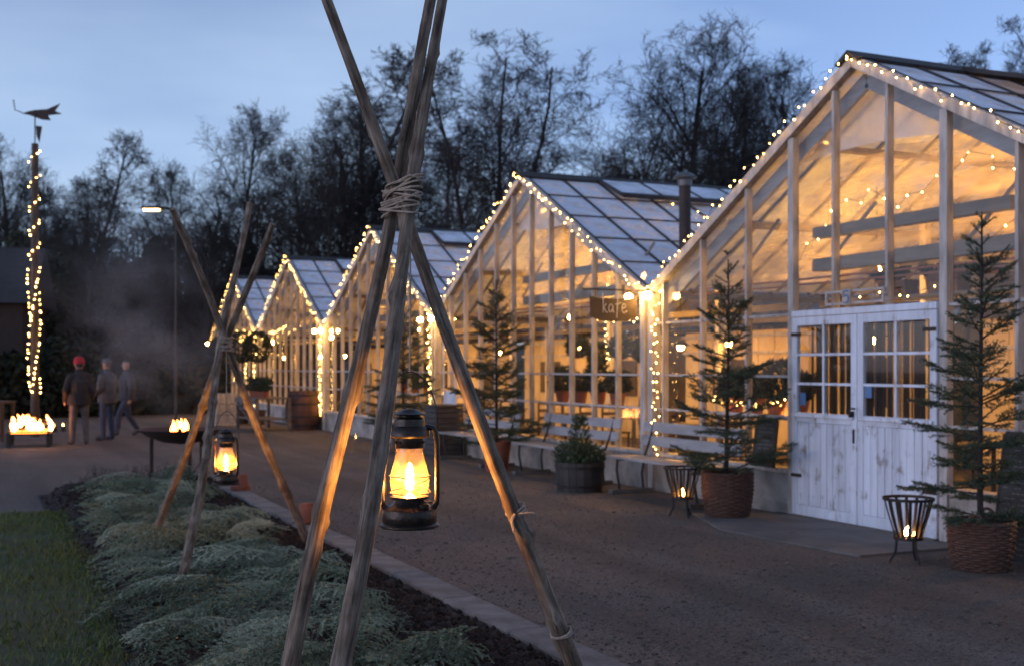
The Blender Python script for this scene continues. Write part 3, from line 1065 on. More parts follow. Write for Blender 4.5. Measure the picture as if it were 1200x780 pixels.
# ---- white double doors of the nearest greenhouse (parts of it)
def door_leaf(y0, y1, hinge, open_ang=0.0):
    g = ROOTS[0]
    d = MB()
    x0, x1 = -0.07, -0.02
    st = 0.085
    H = 2.13
    d.box(x0, x1, y0, y0 + st, 0.03, H)
    d.box(x0, x1, y1 - st, y1, 0.03, H)
    d.box(x0 + .001, x1 - .001, y0 + st, y1 - st, H - 0.09, H)
    d.box(x0 + .001, x1 - .001, y0 + st, y1 - st, 1.02, 1.12)
    d.box(x0 + .001, x1 - .001, y0 + st, y1 - st, 0.03, 0.14)
    leaf = d.build('door', M['door_paint'], g, bevel=0.005)
    leaf['label'] = 'weathered white plank door leaf with six small panes'
    MB().box(x0 - 0.03, x0 - 0.001, y0 + 0.03, y1 - 0.03, 1.075, 1.11).build('drip_rail', M['door_paint'], leaf, bevel=0.004)
    for hz in (0.45, 1.95):
        hy = y0 if hinge < 0 else y1
        MB().box(x0 - 0.012, x0 - 0.001, min(hy, hy - hinge * 0.16), max(hy, hy - hinge * 0.16), hz - 0.018, hz + 0.018).build('hinge', M['rust_iron'], leaf)
    wa, wb = y0 + st, y1 - st
    n = 9
    for q in range(n):
        a = wa + (wb - wa) * q / n
        b = wa + (wb - wa) * (q + 1) / n
        off = random.Random(q + int(y0 * 100)).uniform(-0.003, 0.003)
        MB().box(x0 + 0.008 + off, x1 - 0.006, a + 0.003, b - 0.003, 0.142, 1.018).build('plank', M['door_paint'], leaf, bevel=0.003)
    ym = (wa + wb) / 2
    for r in range(3):
        za = 1.12 + 0.92 * r / 3
        zb = 1.12 + 0.92 * (r + 1) / 3
        for (a, b) in ((wa, ym), (ym, wb)):
            MB().box(-0.052, -0.048, a + 0.013, b - 0.013, za + 0.012, zb - 0.012).build('door_pane', M['door_glass'], leaf)
        if r:
            MB().box(x0 + 0.006, x1 - 0.006, wa, wb, za - 0.013, za + 0.013).build('glazing_bar', M['door_paint'], leaf)
    MB().box(x0 + 0.004, x1 - 0.004, ym - 0.014, ym + 0.014, 1.12, 2.04).build('glazing_bar', M['door_paint'], leaf)
    return leaf
lf1 = door_leaf(-1.155, -0.095, -1)
lf2 = door_leaf(-0.085, 0.935, 1)
MB().box(-0.125, -0.071, -0.055, -0.03, 1.10, 1.16).tube([(-0.12, -0.045, 1.19), (-0.125, -0.12, 1.19)], 0.009).build('handle', M['dark_iron'], lf2)
MB().box(-0.078, -0.0701, -0.06, -0.035, 0.84, 0.98).build('lock_plate', M['dark_iron'], lf2)
M['blue_note'] = pm('blue_note', (0.10, 0.22, 0.42), (0.08, 0.18, 0.36), 9, 0.6)
MB().box(-0.058, -0.0522, -0.20 - 0.09, -0.20, 1.30, 1.42).build('notice', M['blue_note'], lf1)
MB().box(-0.058, -0.0522, 0.72, 0.81, 1.20, 1.33).build('notice', M['blue_note'], lf2)
g0 = ROOTS[0]
MB().box(-0.075, 0.03, -1.158, 0.938, 2.135, 2.20).build('door_lintel', M['door_paint'], g0, bevel=0.004)
MB().box(-0.10, 0.03, -1.155, 0.935, 0.0, 0.028).build('threshold', M['grey_wood'], g0)
# dark curtain of strips behind the door glass
V, F = [], []
for i in range(161):
    yy = -1.12 + 2.02 * i / 160
    xx = 0.20 + 0.035 * math.sin(yy * 46 + 1.2 * math.sin(yy * 9))
    V += [(xx, yy, 0.4), (xx, yy, 2.1)]
F = [(2 * i, 2 * i + 2, 2 * i + 3, 2 * i + 1) for i in range(160) if i % 11 not in (3, 7)]
MB().add(V, F).build('door_curtain', M['curtain'], g0, True)
# bracket frame with the number plate
br = MB()
for a, b in (((-0.10, -0.50, 2.24), (-0.10, 0.33, 2.24)), ((-0.10, -0.50, 2.36), (-0.10, 0.33, 2.36)), ((-0.10, -0.50, 2.225), (-0.10, -0.50, 2.375)), ((-0.10, 0.33, 2.225), (-0.10, 0.33, 2.375))):
    br.bar(a, b, 0.02, 0.022)
for yy in (-0.48, 0.30):
    br.bar((-0.09, yy, 2.30), (-0.02, yy, 2.30), 0.018, 0.018)
brk = br.build('plate_bracket', M['white_paint'], g0)
pl = MB().box(-0.125, -0.112, -0.06, 0.06, 2.22, 2.38).build('number_plate', M['white_paint'], brk)

def strokes(name, paths, mat, parent, org, ux, uz, s, r):
    mb = MB()
    for p in paths:
        pts = [Vector(org) + Vector(ux) * (a * s) + Vector(uz) * (b * s) for a, b in p]
        if len(pts) > 2:      # smooth the stroke
            q = []
            for i in range(len(pts) - 1):
                p0, p1, p2, p3 = pts[max(i - 1, 0)], pts[i], pts[i + 1], pts[min(i + 2, len(pts) - 1)]
                for t in (0, .25, .5, .75):
                    q.append(0.5 * ((2 * p1) + (p2 - p0) * t + (2 * p0 - 5 * p1 + 4 * p2 - p3) * t * t + (3 * p1 - p0 - 3 * p2 + p3) * t ** 3))
            q.append(pts[-1]); pts = q
        mb.tube(pts, r, 6)
    return mb.build(name, mat, parent, True)
M['blue_ink'] = pm('blue_ink', (0.08, 0.16, 0.34), (0.08, 0.15, 0.3), 9, 0.6)
strokes('numeral', [[(0.55, 1.0), (0.02, 1.0), (0.0, 0.56)], [(0.0, 0.56), (0.32, 0.66), (0.58, 0.42), (0.42, 0.06), (0.0, 0.06)]], M['blue_ink'], pl, (-0.126, 0.034, 2.238), (0, -1, 0), (0, 0, 1), 0.122, 0.008)

# leftmost bay of the second greenhouse: white half-glazed door
sd = MB().box(-0.062, -0.046, 2.78, 3.42, 0.52, 1.16).build('side_door', M['door_paint'], ROOTS[1])
for yy in (2.78, 3.40):
    MB().box(-0.064, -0.045, yy, yy + 0.05, 1.165, 2.15).build('door_stile', M['door_paint'], sd)

# stove pipe through the roof of the second greenhouse
yy = -3.13
stz = zroof(yy)
sp_ = MB().tube([(1.07, yy, stz - 0.3), (1.07, yy, 4.24)], 0.085, 16).lathe([(0.115, stz - 0.02), (0.115, stz + 0.1), (0.09, stz + 0.14)], 16, (1.07, yy, 0)).build('stove_pipe', M['rust_iron'], ROOTS[1], True)
cap = MB().lathe([(0.10, 4.16), (0.105, 4.24)], 16, (1.07, yy, 0)).lathe([(0.165, 4.27), (0.17, 4.285), (0.09, 4.345), (0.01, 4.37)], 16, (1.07, yy, 0))
for k in range(3):
    a = 2 * PI * k / 3
    cap.bar((1.07 + .095 * math.cos(a), yy + .095 * math.sin(a), 4.22), (1.07 + .11 * math.cos(a), yy + .11 * math.sin(a), 4.29), 0.012, 0.012)
cap.build('pipe_cap', pm('zinc', (0.16, 0.16, 0.17), (0.1, 0.1, 0.1), 9, 0.5, metal=0.5), sp_, True)

# ================================================================ LIGHTS THE PLACE HAS
OCT = [(1, 0, 0), (0, 1, 0), (-1, 0, 0), (0, -1, 0), (0, 0, 1), (0, 0, -1)]
OF = [(0, 1, 4), (1, 2, 4), (2, 3, 4), (3, 0, 4), (1, 0, 5), (2, 1, 5), (3, 2, 5), (0, 3, 5)]

def fairy(label, pts, spacing, jit, seed, r=0.0095, grp='warm fairy-light strings'):
    """string of small warm bulbs along a path: wire and bulbs"""
    rng = random.Random(seed)
    pts = [Vector(p) for p in pts]
    root = empty('fairy_lights', pts[0])
    tag(root, label, 'fairy lights', grp)
    o0 = pts[0]
    # resample
    samples = []
    carry = 0.0
    for a, b in zip(pts[:-1], pts[1:]):
        d = (b - a).length
        t = carry
        while t < d:
            samples.append(a.lerp(b, t / d)); t += spacing
        carry = t - d
    wire_pts, bulbs = [], MB()
    for p in samples:
        q = p - o0 + Vector((rng.uniform(-1, 0.2) * jit * 0.4, rng.uniform(-1, 1) * jit, rng.uniform(-1, 1) * jit))
        wire_pts.append(q)
        rr = r * rng.uniform(0.85, 1.15)
        bulbs.add([Vector(c) * rr + q + Vector((-0.012, 0, -0.012)) for c in OCT], OF)
    MB().tube(wire_pts, 0.0035, 4).build('wire', M['wire'], root)
    tag(bulbs.build('bulbs', M['bulb'], root), kind='stuff')
    return root

def verge(gi, s, f0=0.0, f1=1.0):
    x = XF - 0.105
    f = lambda t: Vector((x, GY[gi] + s * GW * t, RIDGE + 0.035 + (EAVE - RIDGE) * t))
    return [f(f0), f(f1)]
sp = [0.12, 0.115, 0.12, 0.13, 0.15]
side = {1: 'left', -1: 'right'}
for gi in range(5):
    for s in (1, -1):
        fairy(f'warm fairy lights along the {side[s]} roof edge of the {GNAME[gi]}', verge(gi, s), sp[gi], 0.045 if gi < 1 else 0.065, 200 + gi * 2 + s)
VAL = [(GY[i] + GY[i + 1]) / 2 for i in range(4)] + [GY[4] + GW]
pn = ['between the nearest and second greenhouse', 'between the second and third greenhouse', 'between the third and fourth greenhouse', 'between the fourth and farthest greenhouse']
for i in range(4):
    dens = [0.10, 0.085, 0.06, 0.065][i]
    rng = random.Random(i)
    zs = np.arange(EAVE - 0.15, 0.35, -0.12)
    pts = [(XF - 0.13, VAL[i] + (0.09 if k % 2 else -0.09) - (0.35 if i == 0 else 0), z) for k, z in enumerate(zs)]
    fairy(f'fairy lights wound down the post {pn[i]}', pts, dens, [0.03, 0.04, 0.08, 0.08][i], 300 + i)
fairy('fairy lights hanging down the outer left corner of the farthest greenhouse', [(XF - 0.13, VAL[4] - 0.1, EAVE), (XF - 0.13, VAL[4] - 0.05, 0.6)], 0.09, 0.05, 306)
# garland clump at the corner of fourth and farthest greenhouse
rng = random.Random(77)
pts = []
for k in range(46):
    a = k * 0.9
    pts.append((XF - 0.45 - 0.2 * math.sin(a * 1.7), VAL[3] + 0.55 * math.sin(a) + 0.1, 2.55 + 0.16 * math.cos(a * 1.3) + rng.uniform(-.06, .06)))
fairy('dense cluster of fairy lights above the round shrubs', pts, 0.20, 0.06, 307)
fairy('fairy-light garland stepping along the front of the fourth greenhouse',
      [(XF - 0.2, VAL[3] - 0.3, 2.05), (XF - 0.2, VAL[3] - 2.2, 2.0), (XF - 0.2, VAL[3] - 2.35, 2.6), (XF - 0.2, VAL[3] - 4.5, 2.72)], 0.11, 0.04, 308)
fairy('short looped fairy lights below the round shrubs', [(XF - 0.5, VAL[3] + 1.0, 1.75), (XF - 0.5, VAL[3] + 1.3, 1.5), (XF - 0.5, VAL[3] + 1.3, 1.1)], 0.10, 0.04, 309)
fairy('short vertical fairy lights right of the round shrubs', [(XF - 0.4, VAL[3] - 0.25, 2.0), (XF - 0.4, VAL[3] + 0.1, 1.5), (XF - 0.4, VAL[3] - 0.2, 1.1)], 0.07, 0.06, 310)
# inside strings seen through the glass
y2 = GY[1]
fairy('fairy lights hanging in a column inside the second greenhouse', [(XF + 1.1, y2 - 0.75, 3.5), (XF + 1.1, y2 - 0.95, 2.9), (XF + 1.1, y2 - 0.8, 2.2), (XF + 1.1, y2 - 0.9, 1.6)], 0.07, 0.06, 311)
fairy('fairy lights in a low row behind the sill at the corner post', [(XF + 0.5, GY[0] + 3.3, 1.22), (XF + 0.5, GY[0] + 2.4, 1.12), (XF + 0.5, GY[0] + 1.8, 1.2)], 0.05, 0.04, 312)
fairy('fairy lights sagging under the film inside the second greenhouse behind the kafé sign', [(XF + 0.7, y2 - 1.3, 2.35), (XF + 0.7, y2 - 2.2, 2.28), (XF + 0.7, y2 - 3.3, 2.4)], 0.12, 0.03, 313)
y1 = GY[0]
fairy('loose fairy lights under the peak inside the nearest greenhouse', [(XF + 0.6, y1 + 1.7, 2.9), (XF + 0.7, y1 + 0.9, 3.5), (XF + 0.7, y1 + 0.2, 3.35), (XF + 0.7, y1 - 0.9, 3.72), (XF + 0.7, y1 - 1.6, 3.2)], 0.19, 0.09, 314)
fairy('sparse fairy lights above the white doors inside the nearest greenhouse', [(XF + 0.5, y1 + 0.5, 2.45), (XF + 0.6, y1 - 0.4, 2.4), (XF + 0.6, y1 - 1.5, 3.1), (XF + 0.6, y1 - 2.1, 3.25)], 0.24, 0.10, 315)
# string laid over the roof of the second greenhouse beside the stove pipe
roof_p = lambda x, f: Vector((XF + x, GY[1] - GW * f, RIDGE + (EAVE - RIDGE) * f + 0.07))
fairy('fairy lights trailing over the roof panes beside the stove pipe', [roof_p(2.2, 0.18), roof_p(2.7, 0.40), roof_p(2.4, 0.62), roof_p(3.1, 0.3), roof_p(3.7, 0.42), roof_p(3.4, 0.66), roof_p(2.4, 0.9)], 0.24, 0.03, 316)

# round corner lamps
def corner_lamp(label, x, y, z, out=0.10, r=0.052):
    root = empty('corner_lamp', (x, y, z))
    tag(root, label, 'lamp', 'globe lamps at the valley corners')
    MB().tube([(out + 0.02, 0, 0.03), (-0.01, 0, 0.075), (-0.03, 0, 0.062)], 0.012, 6).build('bracket', M['dark_iron'], root)
    MB().lathe([(0.03, 0.055), (0.034, 0.075), (0.01, 0.085)], 12).build('socket', M['dark_iron'], root, True)
    MB().lathe([(0.001, -r)] + [(r * math.cos(R(a)), r * math.sin(R(a))) for a in range(-75, 61, 15)], 16).build('globe', M['lamp_bulb'], root, True)
    return root
for i in range(4):
    for s, w in ((1, 'left'), (-1, 'right')):
        corner_lamp(f'glowing globe lamp on the {w} side of the valley {pn[i]}', XF - 0.22, VAL[i] + s * (0.30 if i else 0.24) - (0.05 if i == 0 else 0), EAVE - 0.08)
corner_lamp('glowing globe lamp at the outer left corner of the farthest greenhouse', XF - 0.22, VAL[4] + 0.05, EAVE - 0.12)

def pendant(label, x, y, z, ztop, r=0.05, shade=False):
    root = empty('pendant_lamp', (x, y, z))
    tag(root, label, 'lamp', 'warm bulbs hanging inside the greenhouses')
    MB().tube([(0, 0, r), (0, 0, ztop - z)], 0.006, 6).build('cord', M['dark_iron'], root)
    if shade:
        MB().lathe([(0.02, 0.12), (0.05, 0.11), (0.17, 0.03), (0.172, 0.022), (0.05, 0.10)], 20, cap=False).build('shade', M['dark_iron'], root, True)
    MB().lathe([(0.001, -r)] + [(r * math.cos(R(a)), r * math.sin(R(a))) for a in range(-70, 71, 20)] + [(0.018, r * 1.1)], 14).build('bulb', M['pendant_bulb'], root, True)
    return root
hp = [(1.7, 1.6, 'left'), (2.0, -0.45, 'middle'), (1.6, -1.55, 'right')]
for gi in range(5):
    for x, yy, w in hp:
        z = {'left': 2.75, 'middle': 3.35, 'right': 3.05}[w] - (0.25 if gi else 0)
        pendant(f'bare bulb hanging high behind the film of the {GNAME[gi]}, {w} of three', XF + x, GY[gi] + yy, z, zroof(yy) - 0.1)
    for x, yy, w in ((2.3, 2.3, 'left'), (3.2, 0.3, 'middle'), (2.4, -2.3, 'right')):
        pendant(f'shaded lamp hanging low inside the {GNAME[gi]}, {w} of three', XF + x, GY[gi] + yy, 1.95, zroof(yy) - 0.3, 0.055, True)

# ================================================================ THINGS BY THE GABLES
# hanging café sign
sg = empty('cafe_sign', (XF - 0.62, 13.12, 2.18))
tag(sg, 'dark wooden hanging sign with kafé in chalk, beside the corner lamp', 'sign')
prof = [(-0.34, 0.32), (-0.33, 0.06), (-0.2, 0.015), (0.0, 0.0), (0.2, 0.015), (0.33, 0.06), (0.34, 0.32), (0.2, 0.30), (0, 0.295), (-0.2, 0.30)]
MB().prism([(a, -0.014, b) for a, b in prof], (0, 0.028, 0)).build('board', pm('sign_wood', (0.075, 0.05, 0.03), (0.045, 0.03, 0.02), 8, 0.7, 0.2, stretch=(0.3, 1, 1)), sg)
MB().tube([(-0.45, 0, 0.41), (0.60, 0, 0.41)], 0.011, 8).tube([(-0.26, 0, 0.41), (-0.26, 0, 0.29)], 0.005, 6).tube([(0.26, 0, 0.41), (0.26, 0, 0.29)], 0.005, 6).build('bracket_rod', M['dark_iron'], sg)
KP = [[(0.0, 1.35), (0.03, 0.7), (0.04, 0.0)], [(0.05, 0.35), (0.28, 0.62)], [(0.06, 0.38), (0.30, 0.02), (0.38, 0.08)],
      [(0.78, 0.5), (0.60, 0.58), (0.48, 0.3), (0.58, 0.05), (0.74, 0.2), (0.80, 0.5), (0.80, 0.15), (0.9, 0.02)],
      [(1.42, 1.15), (1.28, 1.25), (1.18, 0.95), (1.14, 0.3), (1.10, -0.35)], [(0.98, 0.58), (1.45, 0.68)],
      [(1.55, 0.3), (1.80, 0.42), (1.74, 0.62), (1.58, 0.55), (1.54, 0.2), (1.68, 0.0), (1.92, 0.14)], [(1.70, 0.85), (1.86, 1.1)]]
strokes('lettering', KP, M['chalk'], sg, (-0.165, -0.0155, 0.115), (1, 0, 0), (0, 0, 1), 0.185, 0.0065)

# benches
def bench(label, ya, yb, x=7.42):
    L_ = yb - ya
    root = empty('bench', (x, ya, 0))
    tag(root, label, 'bench', 'pale grey slatted benches along the knee wall')
    for k in range(3):
        MB().box(-0.10 + k * 0.145, 0.035 + k * 0.145, 0, L_, 0.445, 0.475).build('seat_slat', M['grey_paint'], root, bevel=0.004)
    for z in (0.60, 0.775):
        xx = 0.375 + (z - 0.47) * 0.22
        MB().prism([(xx, 0, z), (xx + 0.028, 0, z - 0.006), (xx + 0.055, 0, z + 0.119), (xx + 0.027, 0, z + 0.125)], (0, L_, 0)).build('back_slat', M['grey_paint'], root)
    for yy in (0.22, L_ - 0.22):
        MB().tube([(-0.06, yy, 0.435), (-0.07, yy, 0.30), (-0.04, yy, 0.14), (-0.03, yy, 0.06)], 0.017, 8).build('leg', M['dark_iron'], root, True)
        MB().tube([(0.32, yy, 0.06), (0.30, yy, 0.25), (0.34, yy, 0.47), (0.43, yy, 0.70), (0.485, yy, 0.90)], 0.017, 8).build('leg', M['dark_iron'], root, True)
        MB().tube([(-0.06, yy, 0.432), (0.31, yy, 0.43)], 0.013, 8).build('seat_bracket', M['dark_iron'], root)
        MB().box(-0.16, 0.44, yy - 0.05, yy + 0.05, 0.0, 0.06).build('foot_beam', M['grey_wood'], root, bevel=0.005)
    return root
bench('grey slatted bench right of the corner post, half behind the potted spruce', 10.95, 13.15)
bench('grey slatted bench behind the small conifer tub, below the kafé sign', 13.75, 16.10)
bench('farthest grey slatted bench, behind the left potted spruce and the tripod pole', 16.95, 19.2)

# spruce in pot or basket
def spruce_mesh(seed, H, spread, nw, mat):
    rng = np.random.default_rng(seed)
    segs = []
    wood = MB()
    wood.tube([(0.012 * math.sin(3 * i / 8 + seed), 0.012 * math.cos(4 * i / 8), H * i / 8) for i in range(9)], [0.022 * (1 - i / 9) + 0.004 for i in range(9)], 6)
    tw = MB()
    a0 = 0
    for w in range(nw):
        f = w / (nw - 1)
        z = 0.10 + (H - 0.2) * f ** 0.95
        nb = rng.integers(4, 7) if f < 0.85 else 4
        a0 += 1.1
        for b in range(nb):
            a = a0 + 2 * PI * b / nb + rng.normal(0, 0.25)
            l = spread * (1 - f) ** 0.62 * rng.uniform(0.45, 1.3) + 0.05
            up = 0.05 + 0.95 * f ** 1.3 + rng.normal(0, 0.2)
            d = np.array([math.cos(a), math.sin(a), up]); d /= np.linalg.norm(d)
            p0 = np.array([0, 0, max(0.06, z + rng.normal(0, 0.06))])
            p1 = p0 + d * l * 0.55
            d2 = d + np.array([rng.normal(0, 0.15), rng.normal(0, 0.15), rng.uniform(-0.1, 0.35)]); d2 /= np.linalg.norm(d2)
            p2 = p1 + d2 * l * 0.45
            segs += [(p0 * 0.75 + p1 * 0.25, p1), (p1, p2)]
            tw.tube([p0, p1, p2], [0.007, 0.004, 0.002], 4)
            ns = max(2, int(l / 0.05))
            for j in range(ns):
                g = 0.25 + 0.7 * (j + rng.random() * 0.5) / ns
                b0 = p0 + (p1 - p0) * (g / 0.55) if g < 0.55 else p1 + (p2 - p1) * ((g - 0.55) / 0.45)
                for sgn in (-1, 1):
                    if rng.random() < 0.12: continue
                    a2 = a + sgn * R(rng.uniform(35, 60))
                    l2 = l * 0.42 * (1.15 - g) * rng.uniform(0.6, 1.2) + 0.03
                    dd = np.array([math.cos(a2), math.sin(a2), up * 0.7 + rng.normal(0, 0.15)]); dd /= np.linalg.norm(dd)
                    segs.append((b0, b0 + dd * l2))
                    if l2 > 0.09:
                        for s3 in (-1, 1):
                            a3 = a2 + s3 * R(40); q = b0 + dd * l2 * 0.5
                            segs.append((q, q + np.array([math.cos(a3), math.sin(a3), 0.05]) * l2 * 0.4))
    V = needle_tris(rng, segs, 0.0052, 0.023, 0.0085)
    fol = mesh_np('foliage', V, np.arange(len(V)).reshape(-1, 3), mat)
    return wood, tw, fol

def weave(mb, r0, r1, H, rows, stakes, rr):
    """wicker: wavy strands in and out of upright stakes"""
    for k in range(rows):
        z = 0.012 + (H - 0.02) * k / (rows - 1)
        r = r0 + (r1 - r0) * (z / H) + 0.02 * math.sin(PI * z / H)
        n = stakes * 2
        pts = []
        for i in range(n):
            a = 2 * PI * i / n
            w = 0.011 * (1 if (i // 2 + k) % 2 else -1) * (1 if i % 2 == 0 else 0.2)
            pts.append(((r + w) * math.cos(a), (r + w) * math.sin(a), z))
        mb.tube(pts, rr, 5, closed=True)
    return mb

def basket(root, r0, r1, H):
    b = weave(MB(), r0, r1, H, int(H / 0.021), 22, 0.0125).build('basket', M['wicker'], root, True)
    st = MB()
    for i in range(22):
        a = 2 * PI * (i * 2 + 0.0) / 44
        st.tube([(r0 * math.cos(a), r0 * math.sin(a), 0.0), (((r0 + r1) / 2 + .02) * math.cos(a), ((r0 + r1) / 2 + .02) * math.sin(a), H / 2), (r1 * math.cos(a), r1 * math.sin(a), H + 0.005)], 0.008, 4)
    st.build('stakes', M['wicker'], b)
    rim = MB()
    for ph in (0, 1.0, 2.0):
        rim.tube([((r1 + 0.012 * math.cos(i * 1.7 + ph * 2.1)) * math.cos(2 * PI * i / 48), (r1 + 0.012 * math.cos(i * 1.7 + ph * 2.1)) * math.sin(2 * PI * i / 48), H + 0.012 * math.sin(i * 1.7 + ph * 2.1)) for i in range(48)], 0.011, 5, closed=True)
    rim.build('rim', M['wicker'], b, True)
    for s in (0.6, 0.6 + PI):
        hpts = [((r1 + 0.01) * math.cos(s + t), (r1 + 0.01) * math.sin(s + t), H + 0.075 * math.sin(PI * (t + 0.32) / 0.64)) for t in np.linspace(-0.32, 0.32, 11)]
        MB().tube(hpts, 0.013, 6).build('handle', M['wicker'], b, True)
    MB().lathe([(r0 * 0.98, 0.01), (r1 * 0.90, H - 0.05), (0.0, H - 0.03)], 24).build('soil', M['soil'], root)
    return b

def potted_spruce(label, loc, H, spread, nw, seed, kind, r0, r1, bh, rz=0.0):
    root = empty('potted_spruce', loc, rz)
    tag(root, label, 'spruce', 'potted spruces standing along the greenhouses')
    if kind == 'basket': basket(root, r0, r1, bh)
    else:
        MB().lathe([(r0, 0), (r1 * 0.98, bh - 0.05), (r1 * 1.04, bh - 0.045), (r1 * 1.05, bh), (r1 * 0.94, bh), (r1 * 0.92, bh - 0.05), (0, bh - 0.05)], 28).build('pot', M['terracotta'] if kind == 'clay' else M['dark_wood'], root, True)
    w, t, f = spruce_mesh(seed, H, spread, nw, M['needle'])
    for o in (w.build('trunk', M['bark'], root, True), tag(t.build('branches', M['bark'], root), kind='stuff'), link(bpy.data.objects.new('foliage', f), root)):
        o.location.z = bh - 0.07
    return root
potted_spruce('sparse spruce in a large wicker basket right of the white doors', (7.24, 6.90, 0), 2.52, 0.58, 18, 3, 'basket', 0.19, 0.245, 0.38)
ps2 = potted_spruce('sparse spruce in a tall wicker basket left of the white doors', (7.28, 10.42, 0), 2.35, 0.62, 18, 9, 'basket', 0.21, 0.262, 0.47, 1.1)
potted_spruce('spruce in a clay pot between the two farther benches', (7.28, 16.55, 0), 2.55, 0.74, 20, 15, 'clay', 0.17, 0.23, 0.46)
potted_spruce('dark spruce behind the front lantern and tripod poles', (7.35, 21.1, 0), 2.5, 0.72, 17, 22, 'wood', 0.2, 0.26, 0.45)
tagm = MB().box(-0.02, 0.02, -0.002, 0.002, 0, 0.09)
for p, q in ((ps2, (-0.33, -0.18, 1.18)),):
    o = tagm.build('paper_tag', M['white_paint'], p)
    o.location = q; o.rotation_euler = (0.2, 0.3, 0.5)

# small conifer in a half barrel
hb = empty('conifer_tub', (7.08, 13.42, 0))
tag(hb, 'half-barrel tub with small bushy conifers in front of the benches', 'planter')
nst = 20
for k in range(nst):
    a0, a1 = 2 * PI * (k + 0.03) / nst, 2 * PI * (k + 0.97) / nst
    V = []
    for z, r in ((0, 0.285), (0.2, 0.315), (0.38, 0.325)):
        for (a, rr) in ((a0, r), (a1, r), (a1, r - 0.03), (a0, r - 0.03)):
            V.append((rr * math.cos(a), rr * math.sin(a), z))
    F = [(3, 2, 1, 0), (8, 9, 10, 11)]
    for j in range(2):
        for q in range(4): F.append((4 * j + q, 4 * j + (q + 1) % 4, 4 * j + 4 + (q + 1) % 4, 4 * j + 4 + q))
    MB().add(V, F).build('stave', M['tub'] if 'tub' in M else M.setdefault('tub', pm('tub_wood', (0.05, 0.044, 0.042), (0.026, 0.024, 0.024), 9, 0.75, 0.3, stretch=(1, 1, .2), rand=0.2)), hb)
for z, r in ((0.06, 0.301), (0.30, 0.327)):
    MB().lathe([(r - 0.008, z), (r, z), (r + 0.004, z + 0.035), (r - 0.008, z + 0.035)], 40, cap=False).build('hoop', M['dark_iron'], hb)
MB().lathe([(0.28, 0.02), (0.29, 0.33), (0, 0.34)], 24).build('soil', M['soil'], hb)
def bush_mesh(seed, H, r, n, leaf=0.03, w=0.013, shape='cone'):
    rng = np.random.default_rng(seed)
    segs = []
    for i in range(n):
        z = H * rng.random() ** 1.1
        rm = r * ((1 - z / H) ** 0.8 if shape == 'cone' else math.sqrt(max(0.02, 1 - ((z / H) * 2 - 1) ** 2)))
        a = rng.uniform(0, 2 * PI)
        p = np.array([math.cos(a), math.sin(a), 0]) * rm * rng.uniform(0.55, 0.95) + np.array([0, 0, z])
        d = np.array([math.cos(a) * 0.7 + rng.normal(0, .3), math.sin(a) * 0.7 + rng.normal(0, .3), 0.7])
        segs.append((p, p + d * 0.08))
    V = needle_tris(rng, segs, 0.006, leaf, w)
    return V
V = [bush_mesh(1, 0.62, 0.17, 260)]
for k in range(5):
    a = 2 * PI * k / 5 + 0.5
    V.append(bush_mesh(10 + k, 0.26 + 0.04 * (k % 2), 0.13, 110, shape='ball') + np.array([0.19 * math.cos(a), 0.19 * math.sin(a), -0.02]))
V = np.concatenate(V, 0)
o = link(bpy.data.objects.new('conifers', mesh_np('conifers', V, np.arange(len(V)).reshape(-1, 3), M['leaf_mid'])), hb)
o.location.z = 0.33

# flames
def flame(parent, n, w, h, seed, mat, base=(0, 0, 0), name='flame'):
    rng = random.Random(seed)
    for k in range(n):
        x, y_ = base[0] + rng.gauss(0, w * 0.4), base[1] + rng.gauss(0, w * 0.4)
        hh = h * rng.uniform(0.35, 1.25)
        r = hh * rng.uniform(0.12, 0.22)
        lx, ly = rng.uniform(-.3, .3) * hh, rng.uniform(-.3, .3) * hh
        pts, rad = [], []
        for t in np.linspace(0, 1, 8):
            pts.append((x + lx * t * t + 0.05 * hh * math.sin(6 * t + k), y_ + ly * t * t, base[2] + hh * t))
            rad.append(max(0.0015, r * math.sin(PI * min(1, 0.16 + t * 0.84) ** 0.75)))
        MB().tube(pts, rad, 8).build(name, mat, parent, True)

